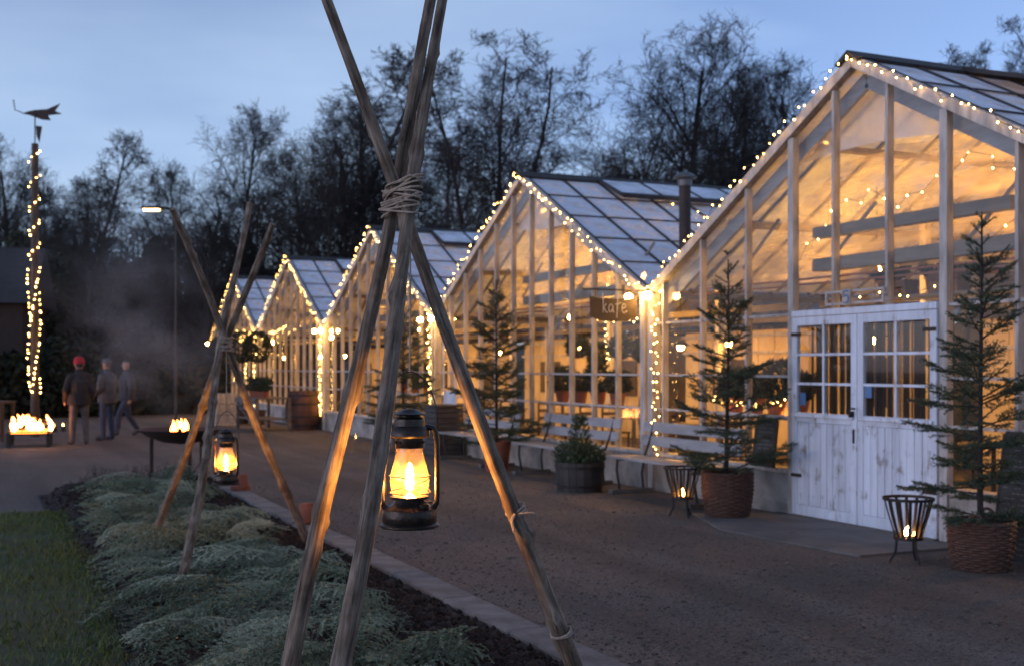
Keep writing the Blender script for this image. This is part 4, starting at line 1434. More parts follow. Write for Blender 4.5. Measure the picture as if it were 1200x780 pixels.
def fire_basket(label, loc, seed, H=0.33, leg=0.20):
    root = empty('fire_basket', loc)
    tag(root, label, 'fire basket', 'iron fire baskets with candle flames')
    r0, r1 = 0.10, 0.19
    for k in range(14):
        a = 2 * PI * k / 14
        c, s = math.cos(a), math.sin(a)
        V = []
        for (r, z) in ((r0, leg), (r0 + 0.02, leg + 0.08), ((r0 + r1) / 2 + 0.012, leg + H * 0.6), (r1, leg + H)):
            for t, dr in ((-0.013, 0), (0.013, 0), (0.013, 0.005), (-0.013, 0.005)):
                V.append(((r + dr) * c - t * s, (r + dr) * s + t * c, z))
        F = [(0, 1, 2, 3), (15, 14, 13, 12)] + [(4 * j + q, 4 * j + 4 + q, 4 * j + 4 + (q + 1) % 4, 4 * j + (q + 1) % 4) for j in range(3) for q in range(4)]
        MB().add(V, F).build('bar', M['dark_iron'], root)
    for r, z in ((r1 + 0.002, leg + H), (r0 + 0.003, leg + 0.01)):
        MB().lathe([(r + 0.005, z - 0.012), (r + 0.012, z - 0.012), (r + 0.014, z + 0.012), (r + 0.005, z + 0.012), (r + 0.005, z - 0.012)], 32, cap=False).build('ring', M['dark_iron'], root)
    MB().lathe([(0.0, leg - 0.004), (r0 + 0.004, leg - 0.004), (r0 + 0.004, leg + 0.004), (0, leg + 0.004)], 24).build('floor_plate', M['dark_iron'], root)
    for k in range(3):
        a = 2 * PI * k / 3 + 0.4
        c, s = math.cos(a), math.sin(a)
        MB().tube([(0.09 * c, 0.09 * s, leg + 0.02), (0.10 * c, 0.10 * s, leg * 0.5), (0.145 * c, 0.145 * s, 0.012)], 0.011, 6).build('leg', M['dark_iron'], root)
    MB().lathe([(0.045, leg + 0.004), (0.045, leg + 0.03), (0.0, leg + 0.03)], 16).build('candle', M['white_paint'], root)
    flame(root, 3, 0.05, 0.075, seed, M['candle_flame'], (0, 0, leg + 0.03))
    return root
M['candle_flame'] = emit('candle_flame', (1.0, 0.42, 0.08), 22.0)
fire_basket('black iron fire basket with candle left of the tall wicker basket', (6.83, 10.60, 0), 1)
fire_basket('black iron fire basket with candle in front of the white doors', (6.90, 7.34, 0), 2)

# chalkboards
def chalkboard(label, loc, w, h, rz, tilt, seed):
    root = empty('chalkboard', loc, rz)
    tag(root, label, 'chalkboard')
    rng = random.Random(seed)
    b = MB().box(-0.012, 0.012, -w / 2, w / 2, 0, h).build('board', M['chalkboard'], root)
    fr = MB().box(-0.018, 0.018, -w / 2 - 0.02, -w / 2, 0, h).box(-0.018, 0.018, w / 2, w / 2 + 0.02, 0, h).box(-0.017, 0.017, -w / 2, w / 2, h, h + 0.02).build('frame', M['dark_wood'], root)
    ln = MB()
    for k in range(int(h / 0.045) - 1):
        z = h - 0.05 - 0.045 * k
        x = -w / 2 + 0.03
        while x < w / 2 - 0.06:
            l = rng.uniform(0.015, 0.06)
            if rng.random() < 0.7: ln.box(-0.0135, -0.0122, x, min(x + l, w / 2 - .02), z, z + 0.008)
            x += l + 0.014
    tag(ln.build('chalk_writing', pm('chalk_faint', (0.20, 0.19, 0.18), (0.12, 0.12, 0.12), 60, 0.9), root), kind='stuff')
    for o in root.children: o.rotation_euler.y = tilt
    return root
chalkboard('small dark chalkboard leaning on the sill left of the white doors', (XF - 0.14, 10.62, 0.50), 0.34, 0.52, 0.0, 0.12, 1)
chalkboard('dark chalkboard behind the spruce right of the white doors', (XF - 0.26, 7.02, 0.0), 0.5, 1.05, 0.0, 0.14, 2)

# terracotta pots upside down on the kerb
def clay_pot(label, loc, s, rz):
    root = empty('terracotta_pot', loc, rz)
    tag(root, label, 'flower pot', 'upturned terracotta pots on the kerb')
    MB().lathe([(0.108, 0.0), (0.112, 0.004), (0.112, 0.046), (0.097, 0.05)], 28, cap=False).build('rim', M['terracotta'], root, True).scale = (s, s, s)
    MB().lathe([(0.097, 0.048), (0.068, 0.178), (0.062, 0.184), (0.015, 0.184), (0.013, 0.176)], 28, cap=False).build('body', M['terracotta'], root, True).scale = (s, s, s)
clay_pot('upturned terracotta pot on the kerb, the nearer of two', (2.84, 10.95, 0.126), 1.0, 0)
clay_pot('upturned terracotta pot on the kerb, the farther of two', (2.86, 14.15, 0.126), 1.05, 1)

# dark wicker bin at the corner of the second greenhouse
wb = empty('storage_bin', (7.62, 19.75, 0))
tag(wb, 'tall dark slatted bin below the white half-glazed door', 'bin')
for k in range(9):
    MB().box(-0.25, 0.25, -0.3, 0.3, 0.03 + 0.095 * k, 0.115 + 0.095 * k).build('slat', M['chalkboard'], wb, bevel=0.008)
MB().box(-0.27, 0.27, -0.32, 0.32, 0.885, 0.93).build('lid', M['chalkboard'], wb, bevel=0.01)
MB().box(-0.22, 0.22, -0.27, 0.27, 0.0, 0.8).build('core', M['tar'], wb)
# ================================================================ TRIPODS AND LANTERNS
def hull2d(P):
    P = sorted(set((round(a, 6), round(b, 6)) for a, b in P))
    def half(Q):
        h = []
        for p in Q:
            while len(h) >= 2 and (h[-1][0] - h[-2][0]) * (p[1] - h[-2][1]) - (h[-1][1] - h[-2][1]) * (p[0] - h[-2][0]) <= 0: h.pop()
            h.append(p)
        return h[:-1]
    return half(P) + half(P[::-1])

def pole_obj(root, a, b, r0, r1, seed, n=18, m=110, wob=0.017, knots=15):
    """knotty pole from foot a to tip b; its own z runs along the pole"""
    rng = random.Random(seed)
    a, b = Vector(a), Vector(b)
    L_ = (b - a).length
    ph = [rng.uniform(0, 6.28) for _ in range(4)]
    kn = [(rng.uniform(0.05, 0.97) * L_, rng.uniform(0, 2 * PI), rng.uniform(0.25, 0.70)) for _ in range(knots)]
    kn += [(k[0] + rng.uniform(-.04, .04), k[1] + 2.3, k[2] * 0.8) for k in kn[:knots // 2]]
    V, F = [], []
    for i in range(m + 1):
        z = L_ * i / m
        f = i / m
        r = r0 + (r1 - r0) * f
        cx = wob * math.sin(2.2 * PI * f + ph[0]) * 1.3 * math.sin(PI * f) + 0.3 * wob * math.sin(7 * f + ph[1])
        cyy = wob * math.sin(1.8 * PI * f + ph[2]) * math.sin(PI * f)
        for k in range(n):
            t = 2 * PI * k / n
            rr = r * (1 + 0.05 * math.sin(3 * t + 5 * f + ph[3]) + rng.uniform(-0.022, 0.022) + 0.03 * math.sin(23 * f + 2 * t + ph[1]))
            for (kz, ka, kh) in kn:
                dz = (z - kz) / 0.022
                da = math.atan2(math.sin(t - ka), math.cos(t - ka)) / 0.5
                e = dz * dz + da * da
                if e < 6: rr += r * kh * math.exp(-e)
            V.append((cx + rr * math.cos(t), cyy + rr * math.sin(t), z))
    for i in range(m):
        for k in range(n):
            k2 = (k + 1) % n
            F.append((i * n + k, i * n + k2, (i + 1) * n + k2, (i + 1) * n + k))
    F.append(tuple(range(n - 1, -1, -1))); F.append(tuple(m * n + k for k in range(n)))
    o = MB().add(V, F).build('pole', M['pole'], root, True)
    o.matrix_local = Matrix.Translation(a) @ (b - a).to_track_quat('Z', 'Y').to_matrix().to_4x4()
    return o

def lantern(label, loc, rz, s=1.0, power=1.0, seed=1):
    """hurricane lantern; loc is the middle of its foot"""
    root = empty('hurricane_lantern', loc, rz)
    root.scale = (s, s, s)
    tag(root, label, 'lantern', 'hurricane lanterns hanging in the tripods')
    I = M['lantern_iron']
    MB().lathe([(0.0, 0.0), (0.088, 0.0), (0.0935, 0.004), (0.0935, 0.009), (0.084, 0.016)], 48).build('foot', I, root, True)
    tank = MB().lathe([(0.083, 0.014), (0.085, 0.018), (0.085, 0.046), (0.083, 0.052), (0.083, 0.056), (0.076, 0.062), (0.056, 0.071), (0.048, 0.082), (0.046, 0.09)], 48).build('tank', I, root, True)
    MB().lathe([(0.016, 0.0), (0.017, 0.012), (0.012, 0.015), (0.0, 0.016)], 16).build('filler_cap', I, tank, True).location = (0.045, -0.045, 0.064)
    MB().tube([(0.03, -0.03, 0.083), (0.062, -0.055, 0.084)], 0.0022, 6).lathe([(0.001, -.003), (0.008, -.003), (0.008, .003), (0.001, .003)], 12, (0.064, -0.057, 0.084)).build('wick_knob', I, tank)
    MB().lathe([(0.046, 0.086), (0.060, 0.090), (0.061, 0.097), (0.040, 0.100), (0.022, 0.108), (0.014, 0.118), (0.006, 0.119)], 40).build('burner', I, root, True)
    gp = [(0.051, 0.099), (0.056, 0.112), (0.0605, 0.130), (0.0615, 0.148), (0.059, 0.168), (0.053, 0.190), (0.047, 0.212), (0.0425, 0.235), (0.0405, 0.256)]
    MB().lathe(gp, 48, cap=False).build('globe', M['globe'], root, True)
    MB().lathe([(0.043, 0.248), (0.044, 0.250), (0.044, 0.278), (0.060, 0.281), (0.064, 0.286), (0.063, 0.300), (0.056, 0.312), (0.050, 0.317), (0.0495, 0.320), (0.047, 0.338), (0.036, 0.345), (0.034, 0.352)], 48, cap=False).build('chimney', I, root, True)
    hl = MB()
    for k in range(14):
        a = 2 * PI * k / 14
        hl.box(-0.0042, 0.0042, -0.001, 0.001, 0, 0.008)
        n0 = len(hl.v) - 8
        for q in range(n0, n0 + 8):
            x, y_, z = hl.v[q]
            hl.v[q] = (x * -math.sin(a) + (0.0452 + y_) * math.cos(a), x * math.cos(a) + (0.0452 + y_) * math.sin(a), 0.262 + z)
    hl.build('vent_slots', M['slot'], root)
    MB().lathe([(0.028, 0.349), (0.051, 0.351), (0.052, 0.354), (0.030, 0.363), (0.022, 0.369), (0.0, 0.370)], 40).build('cap', I, root, True)
    MB().tube([(-0.012, 0, 0.368), (-0.010, 0, 0.377), (0.010, 0, 0.377), (0.012, 0, 0.368)], 0.002, 6).build('cap_ring', I, root)
    for sx in (-1, 1):
        pts = [(sx * 0.066, 0, 0.058), (sx * 0.078, 0, 0.062), (sx * 0.0845, 0, 0.075), (sx * 0.086, 0, 0.10), (sx * 0.086, 0, 0.20), (sx * 0.085, 0, 0.275), (sx * 0.082, 0, 0.296), (sx * 0.073, 0, 0.309), (sx * 0.058, 0, 0.313), (sx * 0.046, 0, 0.312)]
        t = MB().tube(pts, 0.0085, 12)
        t.v = [(x, y_ * 1.25, z) for x, y_, z in t.v]
        t.build('side_tube', I, root, True)
    # wire guard round the globe
    wg = MB()
    for ph in (0, PI):
        for sg_ in (1, -1):
            p = []
            for k in range(13):
                f = k / 12
                a = ph + sg_ * (f * PI - PI / 2) + PI / 2
                z = 0.108 + 0.052 * f if sg_ > 0 else 0.160 - 0.052 * f
                p.append((0.0665 * math.cos(a), 0.0665 * math.sin(a), z))
            wg.tube(p, 0.0011, 6)
    for z in (0.107, 0.160):
        wg.tube([((0.0665 if z > .15 else .0625) * math.cos(2 * PI * k / 32), (0.0665 if z > .15 else .0625) * math.sin(2 * PI * k / 32), z) for k in range(32)], 0.0014, 6, closed=True)
    wg.build('wire_guard', M['dark_iron'], root, True)
    # globe lifting lever with red tab
    lv = MB().tube([(-0.074, -0.018, 0.10), (-0.075, -0.02, 0.17), (-0.070, -0.022, 0.245)], 0.002, 6).build('lift_lever', I, root)
    MB().box(-0.079, -0.066, -0.027, -0.021, 0.236, 0.262).build('lever_tab', pm('red_enamel', (0.42, 0.05, 0.03), (0.3, 0.04, 0.03), 20, 0.4), lv, bevel=0.003)
    # bail handle
    pts = [(0.090 * math.cos(t) * (1 if abs(math.cos(t)) < 0.98 else 1), 0.012, 0.300 + 0.185 * math.sin(t)) for t in np.linspace(0, PI, 25)]
    MB().tube(pts, 0.0022, 6).build('bail', M['dark_iron'], root, True)
    # flame
    fm = M['oil_flame']
    MB().lathe([(0.002, 0.0), (0.009, 0.006), (0.0135, 0.016), (0.0125, 0.025), (0.008, 0.034), (0.001, 0.045)], 14).build('flame', fm, root, True).location = (0, 0, 0.118)
    return root

def globe_mat():
    m = thin_glass('globe_glass', tint=(1.0, 0.97, 0.92), dirt=0.034, dirtcol=(0.92, 0.64, 0.30), rough=0.06, ior=1.5, dscale=30, spread=(0.2, 2.0))
    return m
M['globe'] = globe_mat()
M['slot'] = pm('slot', (0.004, 0.004, 0.004), (0.003, 0.003, 0.003), 4, 0.9)
M['oil_flame'] = emit('oil_flame', (1.0, 0.42, 0.08), 470.0)

def cord_loop(mb, centers, radii, plane_pt, tiltx, tilty, rr):
    """closed loop of cord drawn tight round the three poles"""
    P = []
    for (cfun, r) in zip(centers, radii):
        c = cfun(plane_pt.z)
        for k in range(20):
            t = 2 * PI * k / 20
            P.append((c.x + (r + rr) * math.cos(t), c.y + (r + rr) * math.sin(t)))
    H = hull2d(P)
    pts = [Vector((x, y_, plane_pt.z + tiltx * (x - plane_pt.x) + tilty * (y_ - plane_pt.y))) for x, y_ in H]
    # resample
    q = []
    for a, b in zip(pts, pts[1:] + pts[:1]):
        n = max(1, int((b - a).length / 0.012))
        for k in range(n): q.append(a.lerp(b, k / n))
    mb.tube(q, rr, 6, closed=True)

def tripod(label, apex, feet, tips, radii, seed, nloops, rr, lant_z, lant_label, lant_s, rz):
    root = empty('tripod', (apex.x, apex.y, 0))
    tag(root, label, 'tripod', 'three-pole wooden tripods in the planting bed')
    o = Vector((apex.x, apex.y, 0))
    funs, rs = [], []
    for k, (f, t, (ra, rb)) in enumerate(zip(feet, tips, radii)):
        pole_obj(root, f - o, t - o, ra, rb, seed + k)
        d = t - f
        funs.append(lambda z, f=f, d=d: f + d * ((z - f.z) / d.z) - o)
        rs.append(ra + (rb - ra) * ((apex.z - f.z) / d.z))
    rng = random.Random(seed)
    mb = MB()
    c0 = apex - o
    for k in range(nloops):
        z = apex.z - 0.055 + 0.095 * k / (nloops - 1)
        cord_loop(mb, funs, rs, Vector((0, 0, z)), rng.uniform(-.2, .2), rng.uniform(-.2, .2), rr)
    for k in range(3):
        cord_loop(mb, funs, rs, Vector((0, 0, apex.z + rng.uniform(-.03, .04))), rng.choice((-1, 1)) * rng.uniform(.35, .6), rng.uniform(-.4, .4), rr)
    mb.build('lashing', M['rope'], root, True)
    # cord down to the lantern's bail
    top = Vector((0, 0, apex.z - 0.03))
    cd = MB().tube([top, Vector((0.004, 0.003, (apex.z + lant_z + 0.488 * lant_s) / 2)), Vector((0, 0, lant_z + 0.486 * lant_s))], rr * 0.8, 6).build('hanging_cord', M['rope'], root)
    lantern(lant_label, (apex.x, apex.y, lant_z), rz, lant_s)
    return root

def pole_pts(u0, v0, d0, u1, v1, zf, df, vt):
    """pole whose picture runs through (u0,v0) at depth d0 (the crossing) towards (u1,v1); foot at height zf and depth df; tip at image row vt"""
    a = at_d(u0, v0, d0)
    vf = HV + FPX * (CH - zf) / df
    uf = u0 + (u1 - u0) * (vf - v0) / (v1 - v0)
    f = at_d(uf, vf, df)
    # tip on the same line beyond the crossing
    d = a - f
    # find s so that the image row is vt
    s = 1.0
    for _ in range(60):
        p = f + d * s
        dep = p.x * SY + p.y * CYW
        v = HV - (p.z - CH) / dep * FPX
        s += (v - vt) * 0.001
    return f, f + d * s

fC, tC = pole_pts(467, 228, 3.66, 672, 780, 0.06, 3.95, -30)
fA, tA = pole_pts(460, 218, 3.71, 345, 780, 0.06, 3.85, -36)
fB, tB = pole_pts(485, 222, 3.60, 396, 780, 0.06, 3.0, -44)
apex1 = at_d(476, 228, 3.66)
lan1 = at_d(480, 545, 3.66)
apex1.x, apex1.y = lan1.x, lan1.y
tp1 = tripod('large near tripod of three knotty poles lashed with cord, lantern inside', apex1, [fA, fB, fC], [tA, tB, tC], [(0.0325, 0.0165), (0.0325, 0.0155), (0.0315, 0.0155)], 40, 11, 0.0034,
       at_d(480, 617, 3.66).z, 'large lit hurricane lantern hanging in the near tripod', 1.0, -YAW + 0.06)
# twine tied low on the right pole
dC = tC - fC
for (vv, nl) in ((600, 3), (742, 2)):
    tw = MB()
    # height at which the pole shows at that row
    s = 0.3
    for _ in range(80):
        p = fC + dC * s
        v = HV - (p.z - CH) / (p.x * SY + p.y * CYW) * FPX
        s += (v - vv) * 0.0008
    p = fC + dC * s
    ax = dC.normalized()
    e1 = ax.orthogonal().normalized(); e2 = ax.cross(e1)
    r = 0.034 - 0.014 * s + 0.004
    for k in range(nl):
        c = p + ax * (0.007 * k)
        tw.tube([c + (e1 * math.cos(t) + e2 * math.sin(t)) * r + ax * 0.006 * math.sin(t + k) for t in np.linspace(0, 2 * PI, 25)[:-1]], 0.004, 6, closed=True)
    if nl == 3:
        q = p - Vector((0.03, 0.0, 0)) - Vector((0.0, 0.03, 0))
        tw.tube([p + Vector((-0.02, -0.03, 0)), q + Vector((0, 0, -0.02)), q + Vector((0.008, 0, -0.06))], [0.007, 0.006, 0.004], 6)
        tw.tube([p + Vector((-0.01, -0.034, 0)), p + Vector((0.03, -0.05, 0.004)), p + Vector((0.045, -0.045, 0.0))], 0.003, 6)
    o = tw.build('twine', M['rope'], tp1, True)
    o.location = -Vector((apex1.x, apex1.y, 0))

g1 = at(362, 640, 0.09); g2 = at(211, 690, 0.09); g3 = at(175, 640, 0.09)
dep = lambda p: p.x * SY + p.y * CYW
d2 = 8.75
f1, t1 = pole_pts(266, 402, d2 + 0.05, 362, 640, 0.06, dep(g1), 245)
f2, t2 = pole_pts(263, 400, d2 - 0.05, 211, 690, 0.06, dep(g2), 238)
f3, t3 = pole_pts(268, 396, d2 + 0.1, 175, 640, 0.06, dep(g3), 262)
apex2 = at_d(265, 402, d2)
tripod('smaller far tripod of three thin poles beside the fire bowl', apex2, [f1, f2, f3], [t1, t2, t3], [(0.036, 0.022), (0.034, 0.022), (0.034, 0.022)], 60, 10, 0.005,
       at_d(265, 567, d2).z, 'small lit hurricane lantern hanging in the far tripod', 1.12, -YAW - 0.3)

# ================================================================ FIRES
M['ember'] = emit('ember', (1.0, 0.22, 0.03), 2.0)
M['fire'] = flame_mat('fire', 7.0, 0.68)
def fire_box():
    p = at(35, 522)
    root = empty('fire_box', (p.x, p.y, 0), -YAW + 0.33)
    tag(root, 'blazing square fire box on legs at the left edge', 'fire pit')
    w, z0, z1 = 0.37, 0.24, 0.50
    for sx in (-1, 1):
        for sy in (-1, 1):
            MB().box(sx * w - 0.04, sx * w + 0.04, sy * w - 0.04, sy * w + 0.04, 0, z0 + 0.04).build('leg', M['rust_iron'], root)
    MB().box(-w - 0.05, w + 0.05, -w - 0.05, w + 0.05, z0, z0 + 0.035).build('tray', M['rust_iron'], root)
    for z in (z0 + 0.05, z1):
        for s in (-1, 1):
            MB().box(-w - 0.03, w + 0.03, s * w - 0.012, s * w + 0.012, z, z + 0.025).build('rail', M['rust_iron'], root)
            MB().box(s * w - 0.012, s * w + 0.012, -w + 0.013, w - 0.013, z, z + 0.025).build('rail', M['rust_iron'], root)
    for k in range(7):
        t = -w + 2 * w * k / 6
        for s in (-1, 1):
            MB().box(t - 0.007, t + 0.007, s * w - 0.008, s * w + 0.008, z0 + 0.075, z1).build('bar', M['rust_iron'], root)
    rng = random.Random(4)
    for k in range(9):
        a = rng.uniform(0, PI); r = rng.uniform(0.05, 0.2)
        c = Vector((rng.uniform(-.15, .15), rng.uniform(-.15, .15), z0 + 0.09 + 0.035 * k))
        d = Vector((math.cos(a), math.sin(a), rng.uniform(-.2, .2))) * 0.22
        MB().tube([c - d, c + d], 0.04, 8).build('log', M['charlog'], root)
    flame(root, 46, 0.36, 0.27, 7, M['fire'], (0, 0, z0 + 0.08))
    MB().box(-w + 0.04, w - 0.04, -w + 0.04, w - 0.04, z0 + 0.036, z0 + 0.09).build('embers', M['ember'], root)
M['charlog'] = pm('charlog', (0.02, 0.014, 0.01), (0.05, 0.03, 0.02), 9, 0.9, 0.4)
fire_box()

def fire_bowl():
    p = at(212, 560)
    root = empty('fire_bowl', (p.x, p.y, 0))
    tag(root, 'wide shallow dark fire bowl on legs behind the far tripod', 'fire bowl')
    r, zt = 0.62, 0.71
    prof = [(0.02, zt - 0.215), (0.25, zt - 0.185), (0.45, zt - 0.105), (0.58, zt - 0.03), (r, zt), (r - 0.012, zt + 0.004), (0.56, zt - 0.022), (0.43, zt - 0.09), (0.24, zt - 0.165), (0.0, zt - 0.195)]
    MB().lathe(prof, 48).build('bowl', M['rust_iron'], root, True)
    for k in range(3):
        a = 2 * PI * k / 3 + 2.75
        MB().box(-0.025, 0.025, -0.025, 0.025, 0.03, zt - 0.08).build('leg', M['rust_iron'], root).location = (0.42 * math.cos(a), 0.42 * math.sin(a), 0)
    MB().lathe([(0.40, 0.0), (0.48, 0.0), (0.48, 0.03), (0.40, 0.03), (0.40, 0.0)], 48, cap=False).build('base_ring', pm('ash_stone', (0.20, 0.19, 0.18), (0.14, 0.13, 0.12), 9, 0.9), root)
    rng = random.Random(5)
    for k in range(5):
        a = rng.uniform(0, PI)
        c = Vector((0.02 + rng.uniform(-.08, .08), rng.uniform(-.08, .08), zt - 0.13 + 0.03 * k))
        d = Vector((math.cos(a), math.sin(a), 0)) * 0.16
        MB().tube([c - d, c + d], 0.032, 8).build('log', M['charlog'], root)
    flame(root, 11, 0.14, 0.24, 9, M['fire'], (0.03, 0, zt - 0.08))
fire_bowl()
# two glowing candle jars on the ground right of the fire box
for k, (u, v) in enumerate(((64, 505), (74, 505))):
    p = at(u, v)
    root = empty('candle_jar', (p.x, p.y, 0))
    tag(root, ['small candle jar on the ground, the one nearer the fire box', 'small candle jar on the ground, the one nearer the red-hatted person'][k], 'candle', 'candle jars on the gravel')
    MB().lathe([(0.06, 0), (0.065, 0.02), (0.065, 0.13), (0.05, 0.15)], 16, cap=False).build('jar', M['dark_iron'], root, True)
    flame(root, 1, 0.0, 0.09, k, M['candle_flame'], (0, 0, 0.10))

# ================================================================ PEOPLE
def capsule_chain(mb, pts, rads, n=12, sx=None):
    """rounded, tapered limb through pts"""
    P, Rr = [], []
    pts = [Vector(p) for p in pts]
    d0 = (pts[0] - pts[1]).normalized(); d1 = (pts[-1] - pts[-2]).normalized()
    P.append(pts[0] + d0 * rads[0] * 0.92); Rr.append(rads[0] * 0.3)
    P.append(pts[0] + d0 * rads[0] * 0.6); Rr.append(rads[0] * 0.8)
    for p, r in zip(pts, rads): P.append(p); Rr.append(r)
    P.append(pts[-1] + d1 * rads[-1] * 0.6); Rr.append(rads[-1] * 0.8)
    P.append(pts[-1] + d1 * rads[-1] * 0.92); Rr.append(rads[-1] * 0.3)
    mb.tube(P, Rr, n)

def person(label, loc, face, J, cols, hat):
    """J: joints in a frame where +y is the way the person faces and z is up"""
    root = empty('person', loc, face)
    tag(root, label, 'person', 'people standing by the fires')
    parts = []     # (list of points, radii, material index, sideways stretch)
    def part(pts, rads, mi): parts.append(([Vector(p) for p in pts], rads, mi))
    mats = [pm('person_' + k, c, tuple(x * 0.6 for x in c), 9, 0.85, 1.0 if k in ('jacket', 'trousers') else 0.1, 11) for k, c in cols.items()]
    JK, TR, SK, SH, HR = 0, 1, 2, 3, 4
    part([J['pelvis'], J['waist'], J['chest'], J['neck0']], [0.185, 0.185, 0.20, 0.10], JK)
    part([J['shl'], J['shr']], [0.085, 0.085], JK)
    part([J['neck0'], J['neck1']], [0.062, 0.058], SK)
    part([J['head0'], J['head1'], J['head2']], [0.068, 0.092, 0.088], SK)
    nose = Vector(J['head1']) + Vector((0, 0.098, -0.012))
    part([nose + Vector((0, -0.03, 0.02)), nose], [0.014, 0.016], SK)
    for sgn in (-1, 1):
        e = Vector(J['head1']) + Vector((sgn * 0.088, -0.005, 0.0))
        part([e, e + Vector((0, 0, 0.03))], [0.018, 0.016], SK)
    for s in 'lr':
        part([J['sh' + s], J['el' + s]], [0.085, 0.068], JK)
        part([J['el' + s], J['wr' + s]], [0.066, 0.05], JK)
        w, e = Vector(J['wr' + s]), Vector(J['el' + s])
        d = (w - e).normalized()
        part([w, w + d * 0.085], [0.034, 0.036], SK)
        sd = d.cross(Vector((1, 0, 0))).normalized()
        for q in range(4):
            off = sd * (-0.027 + 0.018 * q)
            l = (0.06, 0.072, 0.068, 0.05)[q]
            part([w + d * 0.085 + off, w + d * (0.085 + l * 0.6) + off, w + d * (0.085 + l) + off + Vector((0.01 if s == 'r' else -0.01, 0, 0))], [0.0105, 0.010, 0.009], SK)
        part([w + d * 0.03 + sd * 0.03, w + d * 0.075 + sd * 0.055], [0.013, 0.011], SK)
        part([J['hip' + s], J['kn' + s]], [0.098, 0.070], TR)
        part([J['kn' + s], J['an' + s]], [0.072, 0.055], TR)
        part([J['an' + s], J['to' + s]], [0.052, 0.046], SH)
    mb = MB()
    for p, r, mi in parts: capsule_chain(mb, p, r)
    tmp = bpy.data.objects.new('tmp', mb.mesh('tmp', None))
    COL.objects.link(tmp)
    rm = tmp.modifiers.new('r', 'REMESH'); rm.mode = 'VOXEL'; rm.voxel_size = 0.014
    sm = tmp.modifiers.new('s', 'SMOOTH'); sm.iterations = 3; sm.factor = 0.5
    dg = bpy.context.evaluated_depsgraph_get()
    me = bpy.data.meshes.new_from_object(tmp.evaluated_get(dg))
    bpy.data.objects.remove(tmp)
    me.name = 'body'
    for m_ in mats: me.materials.append(m_)
    n = len(me.polygons)
    C = np.empty(n * 3); me.polygons.foreach_get('center', C); C = C.reshape(-1, 3)
    best = np.full(n, 1e9); mi = np.zeros(n, dtype=np.int32)
    for p, r, m_ in parts:
        for a, b, ra, rb in zip(p[:-1], p[1:], r[:-1], r[1:]):
            a_, b_ = np.array(a), np.array(b)
            ab = b_ - a_
            t = np.clip(((C - a_) @ ab) / max(ab @ ab, 1e-9), 0, 1)
            dd = np.linalg.norm(C - a_ - t[:, None] * ab, axis=1) - (ra + (rb - ra) * t)
            if m_ == JK: dd -= 0.01
            u = dd < best
            best[u] = dd[u]; mi[u] = m_
    # jacket hem: covers the hips
    hem = J['pelvis'][2] - 0.10
    mi[(mi == TR) & (C[:, 2] > hem)] = JK
    # hair
    h = np.array(J['head1'])
    hair = (mi == SK) & (C[:, 2] > h[2] + 0.055 - 0.35 * (C[:, 1] - h[1] - 0.0) * -1 * 0) & (C[:, 2] > h[2] + 0.03 + 0.5 * (C[:, 1] - h[1]))
    hair |= (mi == SK) & (C[:, 1] < h[1] - 0.045) & (C[:, 2] > h[2] - 0.06)
    mi[hair] = HR
    # eyes and mouth as small dark areas
    for sgn in (-1, 1):
        mi[(np.linalg.norm(C - (h + np.array([sgn * 0.034, 0.088, 0.012])), axis=1) < 0.016)] = HR
    me.polygons.foreach_set('material_index', mi)
    me.polygons.foreach_set('use_smooth', [True] * n)
    body = link(bpy.data.objects.new('body', me), root)
    hm = pm('hat_cloth', hat[1], tuple(x * 0.7 for x in hat[1]), 30, 0.9, 0.3) if hat else None
    if hat and hat[0] == 'beanie':
        MB().lathe([(0.104, 0.0), (0.110, 0.012), (0.110, 0.045), (0.103, 0.05), (0.100, 0.09), (0.080, 0.13), (0.04, 0.15), (0.0, 0.154)], 24).build('hat', hm, root, True).location = h + np.array([0, -0.005, 0.02])
    elif hat and hat[0] == 'cap':
        c = MB().lathe([(0.098, 0.0), (0.104, 0.01), (0.104, 0.05), (0.085, 0.085), (0.04, 0.10), (0.0, 0.103)], 24)
        c.prism([(-0.07, 0.07, 0.008), (0.07, 0.07, 0.008), (0.055, 0.15, 0.0), (0.0, 0.17, -0.002), (-0.055, 0.15, 0.0)], (0, 0, 0.012))
        c.build('hat', hm, root, True).location = h + np.array([0, 0.0, 0.035])
    # jacket skirt and collar
    px, py, pz = J['pelvis']
    MB().lathe([(0.212, -0.13), (0.215, -0.06), (0.207, 0.03), (0.20, 0.10), (0.19, 0.10), (0.20, -0.12)], 24, cap=False).build('jacket_hem', mats[JK], root, True).matrix_local = Matrix.Translation((px, py, pz)) @ Matrix.Diagonal((1.08, 0.88, 1, 1))
    MB().lathe([(0.085, -0.03), (0.082, 0.04), (0.07, 0.042), (0.072, -0.03)], 20, cap=False).build('collar', mats[JK], root, True).location = J['neck0']
    return root

def stand(s=1.0, lean=0.0):
    return {'pelvis': (0, 0, 0.96), 'waist': (0, 0.0, 1.10), 'chest': (0, 0.01, 1.30), 'neck0': (0, 0.0, 1.47), 'neck1': (0, 0.012, 1.54),
            'head0': (0, 0.03, 1.585), 'head1': (0, 0.02, 1.655), 'head2': (0, 0.01, 1.70),
            'shl': (-0.175, 0, 1.40), 'shr': (0.175, 0, 1.40), 'ell': (-0.27, -0.02, 1.13), 'elr': (0.27, -0.02, 1.13), 'wrl': (-0.27, 0.10, 0.90), 'wrr': (0.27, 0.10, 0.90),
            'hipl': (-0.10, 0, 0.93), 'hipr': (0.10, 0, 0.93), 'knl': (-0.125, 0.02, 0.50), 'knr': (0.125, 0.02, 0.50), 'anl': (-0.14, -0.01, 0.075), 'anr': (0.14, -0.01, 0.075),
            'tol': (-0.16, 0.14, 0.05), 'tor': (0.16, 0.14, 0.05)}
